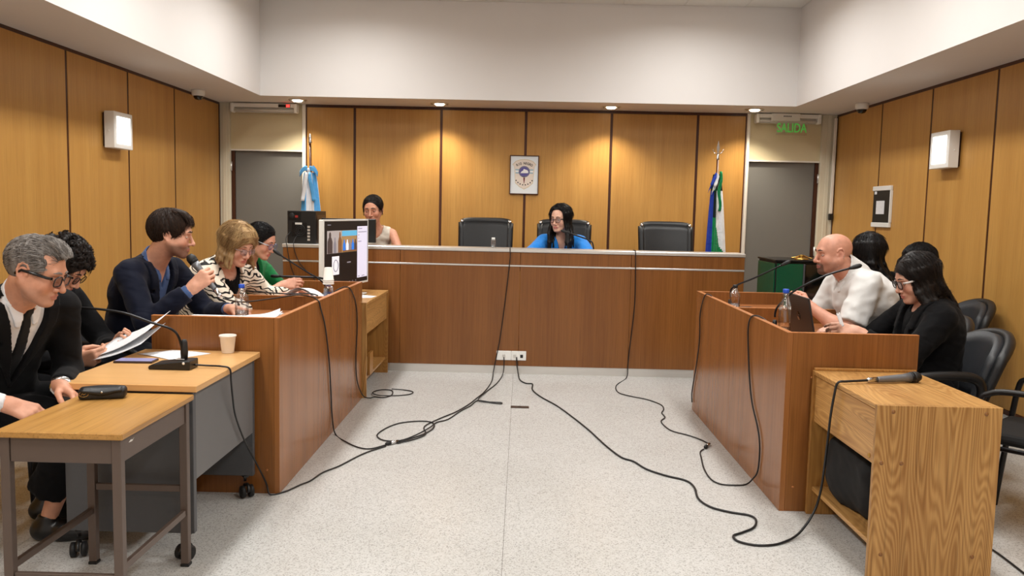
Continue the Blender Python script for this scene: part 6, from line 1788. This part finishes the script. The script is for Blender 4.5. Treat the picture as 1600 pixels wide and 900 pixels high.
# laptop ------------------------------------------------------------------
t = thing('laptop', 'open dark grey laptop on the right counter, its lid towards the aisle', 'laptop', (1.478, 4.31, .7908))
lapm = plain('laptop_grey', (52, 50, 50), .4, .4, noise=.03)
MB().box(.0, -.19, 0, .245, .19, .014, .003).build('base', lapm, t)
MB().box(.03, -.165, .0142, .13, .165, .0152).build('keyboard', M['black_plastic'], t)
tl_ = Matrix.Translation((0, 0, .014)) @ Matrix.Rotation(-.20, 4, 'Y')
lid = MB().box(-.009, -.19, .0, .0, .19, .222, .002, mat=tl_).build('lid', lapm, t)
MB().box(.0003, -.18, .008, .0012, .18, .214, mat=tl_).build('screen', M['screen_dark'], t)
MB().lathe([(.024, 0), (.023, .0008), (0, .0008)], (0, 0, 0), 26, mat=tl_ @ Matrix.Translation((-.0092, 0, .112)) @ Matrix.Rotation(-PI / 2, 4, 'Y')).build('logo_disc', M['black_gloss'], lid)
text_obj('logo_letters', 'hp', .036, plain('logo_grey', (78, 76, 76), .3, .5), lid, tl_ @ Matrix.Translation((-.0104, .0, .114)) @ Matrix.Rotation(-PI / 2, 4, 'Z') @ Matrix.Rotation(PI / 2, 4, 'X'), .0002, shear=.25)

# phone, spectacle case -------------------------------------------------
t = thing('phone', 'dark phone with lit screen lying on the grey desk', 'phone', (-1.715, 3.660, .7125), .06)
MB().box(-.085, -.042, 0, .085, .042, .009, .003, seg=2).build('body', plain('phone_brown', (66, 54, 54), .3, .3), t)
MB().box(-.079, -.037, .0092, .079, .037, .0098).build('screen', emit('phone_screen', (124, 122, 160), .35), t)
t = thing('spectacle_case', 'black leather spectacle case with gold oval on the side table', 'case', (-1.575, 3.085, .6805), .30)
G = Grid((-.11, -.06, -.002), (.11, .06, .06), .004)
G.add(rbox((0, 0, .021), (.082, .030, .022), None, .014)); G.add(ell((0, .004, .028), (.078, .026, .018)), .015); G.half((0, 0, .0005), (0, 0, -1))
mesh_from('case_body', G, M['black_leather'], t, (0, 0, 0))
MB().sheet(lambda u, v: (-.070 + .140 * u, -.0335 - .0045 * math.sin(PI * v) + .030 * max(0, v - .45) * 1.1, .022 + .026 * v + .006 * math.cos(2 * PI * u) * (1 - v)), 12, 6, .0025).build('flap', M['black_leather'], t)
MB().ball((.002, -.0372, .030), (.004, .002, .004), 10, 8).build('snap', M['steel'], t)
em_ = MB().tube([(-.060 + .016 * math.cos(k * PI / 12), -.0335, .024 + .010 * math.sin(k * PI / 12)) for k in range(24)], .0009, 5, closed=True).build('oval_emblem', M['gold'], t)
MB().tube([(-.070, -.0338, .020), (-.063, -.034, .027), (-.060, -.034, .022), (-.052, -.0338, .027)], .0008, 5).build('script_mark', M['gold'], em_)

# television on the oak desk --------------------------------------------
t = thing('television', 'large white framed screen showing a video call, on the oak desk behind the left counter', 'television', (-1.385, 6.575, .722))
a_ = Vector((-1.472, 6.15)); b_ = Vector((-1.298, 7.0)); ax_ = (b_ - a_).normalized(); wd = (b_ - a_).length; nrm = Vector((ax_.y, -ax_.x))
tm = Matrix.Translation((a_.x + 1.385, a_.y - 6.575, .078)) @ Matrix(((ax_.x, -nrm.x, 0, 0), (ax_.y, -nrm.y, 0, 0), (0, 0, 1, 0), (0, 0, 0, 1)))
TH = .527
MB().box(0, .004, 0, wd, .038, TH, .006, mat=tm).build('back_shell', M['white_plastic'], t)
fr = MB()
for b in ((0, -.004, TH - .012, wd, .0035, TH), (0, -.004, .0, .014, .0035, TH - .0122), (wd - .010, -.004, 0, wd, .0035, TH - .0122), (.0142, -.004, 0, wd - .0102, .0035, .016)): fr.box(*b, bev=.0015, mat=tm)
fr.build('bezel', M['white_plastic'], t)
scr = MB().box(.0142, -.001, .0162, wd - .0102, .0034, TH - .0122, mat=tm).build('screen', M['screen_dark'], t)
def on(u0, v0, u1, v1, mat, name, lv=1): return MB().box(.0142 + u0 * (wd - .0244), -.001 - .0005 * lv, .0162 + (1 - v1) * (TH - .0284), .0142 + u1 * (wd - .0244), -.0012 - .0005 * (lv - 1), .0162 + (1 - v0) * (TH - .0284), mat=tm).build(name, mat, scr)
E_ = lambda n, c, s=.75: emit('scr_' + n, c, s)
pan = E_('panel', (200, 196, 214), .8); dk = E_('figure', (70, 58, 56), .6); gw = E_('wall', (158, 150, 148), .7); tan_ = E_('tan', (150, 118, 76), .7); sk = E_('sky', (86, 160, 196), .8); cb = E_('cobalt', (40, 110, 200), .8); wt = E_('white', (210, 210, 216), .8); br = E_('brown', (120, 82, 50), .6); gr_ = E_('grey', (120, 116, 124), .7); rd = E_('dark', (34, 22, 20), .5)
on(.06, .145, .37, .49, gw, 'video_window'); on(.37, .145, .73, .49, tan_, 'video_window')
on(.74, .088, .992, .93, pan, 'side_panel'); on(.165, .54, .32, .825, wt, 'document_window')
on(.38, .150, .73, .235, sk, 'video_sky', 2); on(.40, .42, .725, .485, br, 'video_desk', 2)
def fig(u, v, hgt, wdt, mat, nm='video_figure', lv=2):
    W0 = wd - .0244; H0 = TH - .0284; x = .0142 + u * W0; z = .0162 + (1 - v) * H0
    m = MB(); t_ = bmesh.new()
    pl = [(-.5, 0), (.5, 0), (.5, .55), (.30, .72), (.20, .76), (.22, .90), (.10, 1), (-.10, 1), (-.22, .90), (-.20, .76), (-.30, .72), (-.5, .55)]
    A = [t_.verts.new((x + a * wdt, -.0012 - .0005 * lv, z + b * hgt)) for a, b in pl]; t_.faces.new(A); m.merge(t_, tm); return m.build(nm, mat, scr)
fig(.12, .488, .16, .09, dk); fig(.225, .488, .12, .05, gr_); fig(.335, .488, .16, .07, br, lv=2)
for u, c in ((.43, cb), (.50, wt), (.56, gr_), (.63, cb), (.69, dk)): fig(u, .46, .085, .05, c, lv=3)
pts = [(.243 + .05 * math.cos(k * PI / 8), .685 + .09 * math.sin(k * PI / 8)) for k in range(16)]
MB().tube([tm @ Vector((.0142 + u * (wd - .0244), -.0022, .0162 + (1 - v) * (TH - .0284))) for u, v in pts], .004, 5, closed=True).build('seal_ring', gr_, scr)
for k, (v0, u1) in enumerate(((.12, .86), (.175, .97), (.225, .79), (.28, .78), (.33, .84), (.90, .80), (.90, .92))): on(.76 if k != 6 else .85, v0, u1, v0 + .012, gr_, 'text_line', 2)
for k in range(5): on(.40 + k * .075, .955, .415 + k * .075, .975, gr_, 'toolbar_icon', 1)
on(.50, .645, .585, .665, gr_, 'name_tag', 1); on(.07, .05, .14, .062, gr_, 'title_mark', 1)
MB().box(.35, .0385, -.05, .50, .058, .25, .004, mat=tm).box(.22, -.09, -.078, .64, .13, -.066, .004, mat=tm).build('stand', M['off_white_plastic'], t)

# cabinet behind the bald man ------------------------------------------
t = thing('metal_cabinet', 'black and green metal cabinet by the right wall behind the bald man', 'cabinet', (2.32, 7.00, 0))
gcab = plain('cabinet_green', (16, 78, 52), .25, noise=.05)
MB().box(-.255, -.235, .02, .395, .25, 1.06, .004).build('carcass', M['black_plastic'], t)
MB().box(-.266, -.225, .05, -.2555, .24, 1.045, .002).build('green_side', gcab, t)
MB().box(-.250, -.258, .05, -.040, -.236, 1.045, .003).build('green_door', gcab, t)
MB().box(-.022, -.258, .05, .392, -.236, 1.045, .003).build('black_door', M['black_gloss'], t)
MB().box(-.038, -.256, .05, -.024, -.236, 1.045, .002).build('mullion', M['grey_laminate_dark'], t)
MB().box(-.268, -.262, 1.061, .40, .255, 1.076, .003).build('top_plate', M['dark_metal'], t)
MB().box(-.25, -.22, 0, .39, .24, .0195).build('plinth', M['rubber'], t)
t = thing('brass_ornament', 'small brass ornament on top of the metal cabinet', 'ornament', (2.30, 6.86, 1.0765))
MB().lathe([(.055, 0), (.06, .004), (.05, .012), (.02, .018), (.015, .03), (.03, .035), (0, .04)], (0, 0, 0), 20).build('body', M['gold'], t); MB().tube(smooth_path([(-.085, 0, .012), (-.05, -.01, .02), (0, 0, .036), (.05, .01, .02), (.09, 0, .010)], 4), .006, 8).build('arms', M['gold'], t)
t = thing('thermos', 'silver thermos with black lid on the metal cabinet behind the bald man', 'thermos', (2.625, 6.98, 1.0765))
MB().lathe([(.040, 0), (.042, .004), (.042, .085), (.036, .095)], (0, 0, 0), 20).build('flask', M['steel'], t); MB().lathe([(.037, .0955), (.038, .10), (.034, .145), (.020, .150), (0, .150)], (0, 0, 0), 20).build('lid', M['black_plastic'], t)

# bag on the shelf -------------------------------------------------------
t = thing('bag', 'black soft bag on the low shelf of the oak desk', 'bag', (1.63, 3.66, .1395))
G = Grid((-.24, -.30, -.01), (.24, .30, .34), .012)
G.add(rbox((0, 0, .135), (.165, .235, .135), None, .06)); G.add(ell((-.10, .03, .10), (.10, .19, .10)), .05); G.wobble(.010, 22, 12); G.half((0, 0, .001), (0, 0, -1))
mesh_from('bag_body', G, M['black_fabric'], t, (0, 0, 0))
MB().tube(smooth_path([(-.02, -.12, .265), (-.03, -.10, .315), (-.03, 0, .335), (-.03, .10, .315), (-.02, .12, .265)], 5), .009, 8, flat=1.8).build('handle', M['black_fabric'], t)
MB().tube([(-.13, -.17, .22), (-.12, 0, .245), (-.13, .17, .22)], .004, 6).build('zip', M['rubber'], t)

# socket plate, floor plate ----------------------------------------------
t = thing('socket_plate', 'white double socket plate at the foot of the bench', 'socket', (-.070, BY0 - .0005, .163))
for k in (-1, 1):
    p = MB().box(k * .065 - .0645, -.010, -.041, k * .065 + .0645, 0, .041, .003).build('plate', M['white_plastic'], t)
    for x in ((0,) if k < 0 else (-.035, .025)): MB().box(k * .065 + x - .012, -.0125, -.018, k * .065 + x + .012, -.0102, .010, .002).build('jack', M['black_plastic'] if x > 0 else M['aluminium'], p)
t = thing('floor_plate', 'narrow dark metal plate set in the floor before the bench', 'plate', (.012, 5.955, 0))
MB().box(-.066, -.030, .0003, .066, .030, .004, .0012).build('cover', plain('floor_plate', (84, 70, 62), .4, .5), t); MB().box(-.012, -.006, .0042, .012, .006, .0055).build('latch', M['black_plastic'], t)

# cables -------------------------------------------------------------------
def cable(label, *paths, r=.0042):
    m = MB()
    for p in paths: m.tube(smooth_path(p, 5), r, 7)
    o = m.build('cable', M['cable']); return tag(o, label, 'cable', 'black cables')
cable('black cable from the near left bay down the aisle side to the silver connector', [(-1.548, 4.29, .935), (-1.50, 4.45, .90), (-1.44, 4.80, .884), (-1.36, 5.0, .886), (-1.25, 4.92, .887), (-1.19, 4.80, .888), (-1.166, 4.78, .870), (-1.165, 4.80, .84), (-1.165, 4.919, .71), (-1.165, 5.02, .498), (-1.165, 5.073, .288), (-1.165, 5.109, .117), (-1.142, 5.096, .006), (-1.042, 4.931, .006), (-.942, 4.816, .006), (-.862, 4.796, .006), (-.789, 4.884, .006)])
cable('black cable from the grey desk microphone across the floor to the connector', [(-1.404, 3.54, .728), (-1.36, 3.56, .722), (-1.29, 3.55, .722), (-1.256, 3.55, .712), (-1.254, 3.56, .66), (-1.262, 3.60, .58), (-1.27, 3.658, .476), (-1.27, 3.776, .331), (-1.265, 3.904, .20), (-1.235, 3.985, .06), (-1.21, 3.97, .006), (-1.15, 4.02, .006), (-1.101, 4.129, .006), (-1.068, 4.193, .006), (-1.036, 4.334, .006), (-.976, 4.451, .006), (-.92, 4.611, .006), (-.869, 4.73, .006), (-.785, 4.857, .006)])
cable('looped black cable between the silver connector and the socket plate', [(-0.725, 4.945, 0.006), (-0.65, 5.053, 0.006), (-0.583, 5.164, 0.006), (-0.546, 5.309, 0.006), (-0.572, 5.439, 0.006), (-0.661, 5.464, 0.006), (-0.781, 5.401, 0.006), (-0.851, 5.264, 0.006), (-0.879, 5.091, 0.006), (-0.817, 4.98, 0.006), (-0.718, 4.974, 0.009), (-0.636, 5.099, 0.012), (-0.569, 5.291, 0.012), (-0.542, 5.441, 0.006), (-0.474, 5.534, 0.006), (-0.405, 5.778, 0.006), (-0.347, 5.94, 0.006), (-0.305, 6.109, 0.006), (-0.213, 6.077, 0.006), (-0.127, 6.065, 0.006), (-0.131, 6.024, 0.006), (-0.212, 6.056, 0.006), (-.30, 6.10, .012), (-0.252, 6.425, 0.006), (-0.186, 6.725, 0.006), (-0.151, 6.994, 0.006), (-0.137, 7.14, 0.020), (-0.132, 7.178, 0.08), (-0.135, 7.184, 0.150)])
cable('black cable hanging down the bench front left of the socket plate', [(-.099, 7.36, 1.103), (-.101, 7.22, 1.103), (-.101, 7.184, 1.09), (-0.099, 7.184, 1.007), (-0.117, 7.186, 0.812), (-0.14, 7.186, 0.588), (-0.173, 7.186, 0.306), (-0.208, 7.186, 0.107), (-0.223, 7.176, 0.02), (-0.226, 6.824, 0.006), (-0.267, 6.424, 0.006), (-0.315, 6.195, 0.006), (-.36, 5.99, .006), (-.44, 5.74, .006), (-.53, 5.55, .006), (-.61, 5.33, .006), (-.58, 5.14, .007), (-.64, 5.01, .007), (-.725, 4.925, .007)])
cable('black cable hanging down the right part of the bench front and over the floor', [(.985, 7.36, 1.103), (.982, 7.22, 1.103), (.982, 7.184, 1.09), (0.987, 7.184, 0.948), (0.991, 7.186, 0.67), (0.977, 7.186, 0.446), (0.957, 7.186, 0.22), (0.95, 7.184, 0.107), (0.934, 7.125, 0.006), (0.808, 6.79, 0.006), (0.793, 6.52, 0.006), (0.873, 6.39, 0.006), (0.983, 6.291, 0.006), (1.064, 6.13, 0.006), (1.064, 5.988, 0.006), (1.03, 5.868, 0.006), (1.031, 5.738, 0.006), (0.985, 5.626, 0.006), (0.99, 5.473, 0.006), (1.021, 5.362, 0.006), (1.1, 5.275, 0.006), (1.161, 5.175, 0.006), (1.195, 5.07, 0.007)])
cable('black cable looping from the right counter rim down to the floor connector', [(1.134, 4.96, .007), (1.10, 4.90, .006), (1.079, 4.77, 0.006), (1.051, 4.572, 0.006), (1.047, 4.392, 0.006), (1.079, 4.31, 0.006), (1.143, 4.294, 0.006), (1.214, 4.31, 0.006), (1.255, 4.33, 0.03), (1.268, 4.287, 0.091), (1.268, 4.273, 0.216), (1.268, 4.324, 0.305), (1.268, 4.454, 0.412), (1.268, 4.528, 0.538), (1.268, 4.584, 0.707), (1.268, 4.60, 0.81), (1.269, 4.56, 0.868), (1.285, 4.50, .884), (1.310, 4.42, .870), (1.330, 4.36, .83)])
cable('long black cable winding over the floor from the sockets to the desk microphone', [(-0.024, 7.184, 0.152), (-0.017, 7.178, 0.07), (-0.004, 7.12, 0.008), (0.013, 6.905, 0.006), (0.061, 6.78, 0.006), (0.114, 6.76, 0.006), (0.111, 6.537, 0.006), (0.172, 6.291, 0.006), (0.284, 6.006, 0.006), (0.381, 5.673, 0.006), (0.466, 5.341, 0.006), (0.537, 5.003, 0.006), (0.606, 4.754, 0.006), (0.67, 4.672, 0.006), (0.723, 4.534, 0.006), (0.811, 4.428, 0.006), (0.907, 4.349, 0.006), (0.929, 4.237, 0.006), (0.914, 4.071, 0.006), (0.949, 3.955, 0.006), (1.026, 3.891, 0.006), (1.108, 3.855, 0.006), (1.126, 3.798, 0.006), (1.09, 3.701, 0.006), (1.02, 3.635, 0.006), (0.97, 3.594, 0.006), (0.972, 3.537, 0.006), (1.026, 3.498, 0.006), (1.094, 3.496, 0.006), (1.165, 3.528, 0.006), (1.259, 3.60, 0.02), (1.35, 3.68, 0.09), (1.382, 3.69, 0.20), (1.385, 3.66, 0.392), (1.386, 3.64, 0.545), (1.388, 3.615, 0.652), (1.392, 3.595, 0.706), (1.43, 3.60, .712), (1.49, 3.615, 0.713), (1.532, 3.6255, 0.7145)], r=.0055)
cable('black cable hanging at the far corner of the right counter', [(1.33, 5.62, .83), (1.30, 5.63, .87), (1.285, 5.66, 0.883), (1.268, 5.72, 0.868), (1.268, 5.842, 0.731), (1.268, 5.827, 0.551), (1.268, 5.896, 0.355), (1.268, 5.976, 0.199), (1.268, 6.01, 0.116), (1.268, 5.99, 0.06)])
cable('black cable from the far left bay to loops on the floor by the oak desk', [(-1.29, 5.52, .83), (-1.22, 5.54, .875), (-1.19, 5.60, .884), (-1.165, 5.66, .862), (-1.165, 5.839, 0.742), (-1.165, 5.889, 0.576), (-1.165, 5.848, 0.351), (-1.165, 5.898, 0.18), (-1.150, 6.04, 0.04), (-1.11, 6.110, 0.006), (-1.084, 6.152, 0.006), (-1.009, 6.139, 0.006), (-0.966, 6.231, 0.006), (-0.991, 6.388, 0.006), (-1.078, 6.402, 0.006), (-1.122, 6.281, 0.010), (-1.064, 6.176, 0.014), (-0.997, 6.184, 0.010), (-0.915, 6.215, 0.006), (-0.834, 6.268, 0.006), (-0.822, 6.361, 0.006), (-0.905, 6.421, 0.006), (-0.994, 6.411, 0.012)])
cable('black cable on the floor right of the oak desk', [(2.25, 3.95, .006), (2.12, 3.78, .006), (2.065, 3.61, 0.006), (2.071, 3.471, 0.006), (2.063, 3.274, 0.006), (2.045, 3.081, 0.006), (2.03, 2.8, .006)])
cable('thin black cables hanging behind the computer tower on the bench', [(-2.03, 7.285, 1.20), (-2.05, 7.22, 1.15), (-2.035, 7.184, 1.08), (-2.00, 7.186, .90), (-1.93, 7.186, .72), (-1.90, 7.186, .58)], [(-1.97, 7.285, 1.17), (-1.98, 7.22, 1.13), (-1.975, 7.184, 1.07), (-1.94, 7.186, .96), (-1.88, 7.186, .88), (-1.80, 7.186, .80), (-1.75, 7.184, .70)], r=.0035)
cable('black cable crossing the divider in front of the zebra blouse', [(-1.70, 5.10, .895), (-1.55, 5.06, .89), (-1.42, 5.05, .888), (-1.30, 5.10, .886), (-1.235, 5.02, .884)], r=.004)
def connector(label, c, d, L=.085):
    t = thing('cable_connector', label, 'connector', c, 0, 'inline cable connectors'); m = rot_to(d).to_4x4()
    MB().lathe([(.010, -L / 2), (.0105, L * .12), (.0095, L * .12)], (0, 0, 0), 14, mat=m).build('metal_sleeve', M['steel'], t)
    MB().lathe([(.0115, L * .12), (.0115, L * .36), (.006, L * .55)], (0, 0, 0), 14, mat=m).build('boot', M['rubber'], t)
    MB().lathe([(.0055, -L * .72), (.0095, -L * .52), (.0095, -L / 2)], (0, 0, 0), 14, mat=m).build('boot', M['rubber'], t)
connector('silver inline cable connector on the floor near the left counter', (-.757, 4.912, .0125), (-.8, -.75, 0))
connector('brass coloured inline cable connector on the floor near the right counter', (1.165, 5.015, .0125), (-.5, -.9, 0))
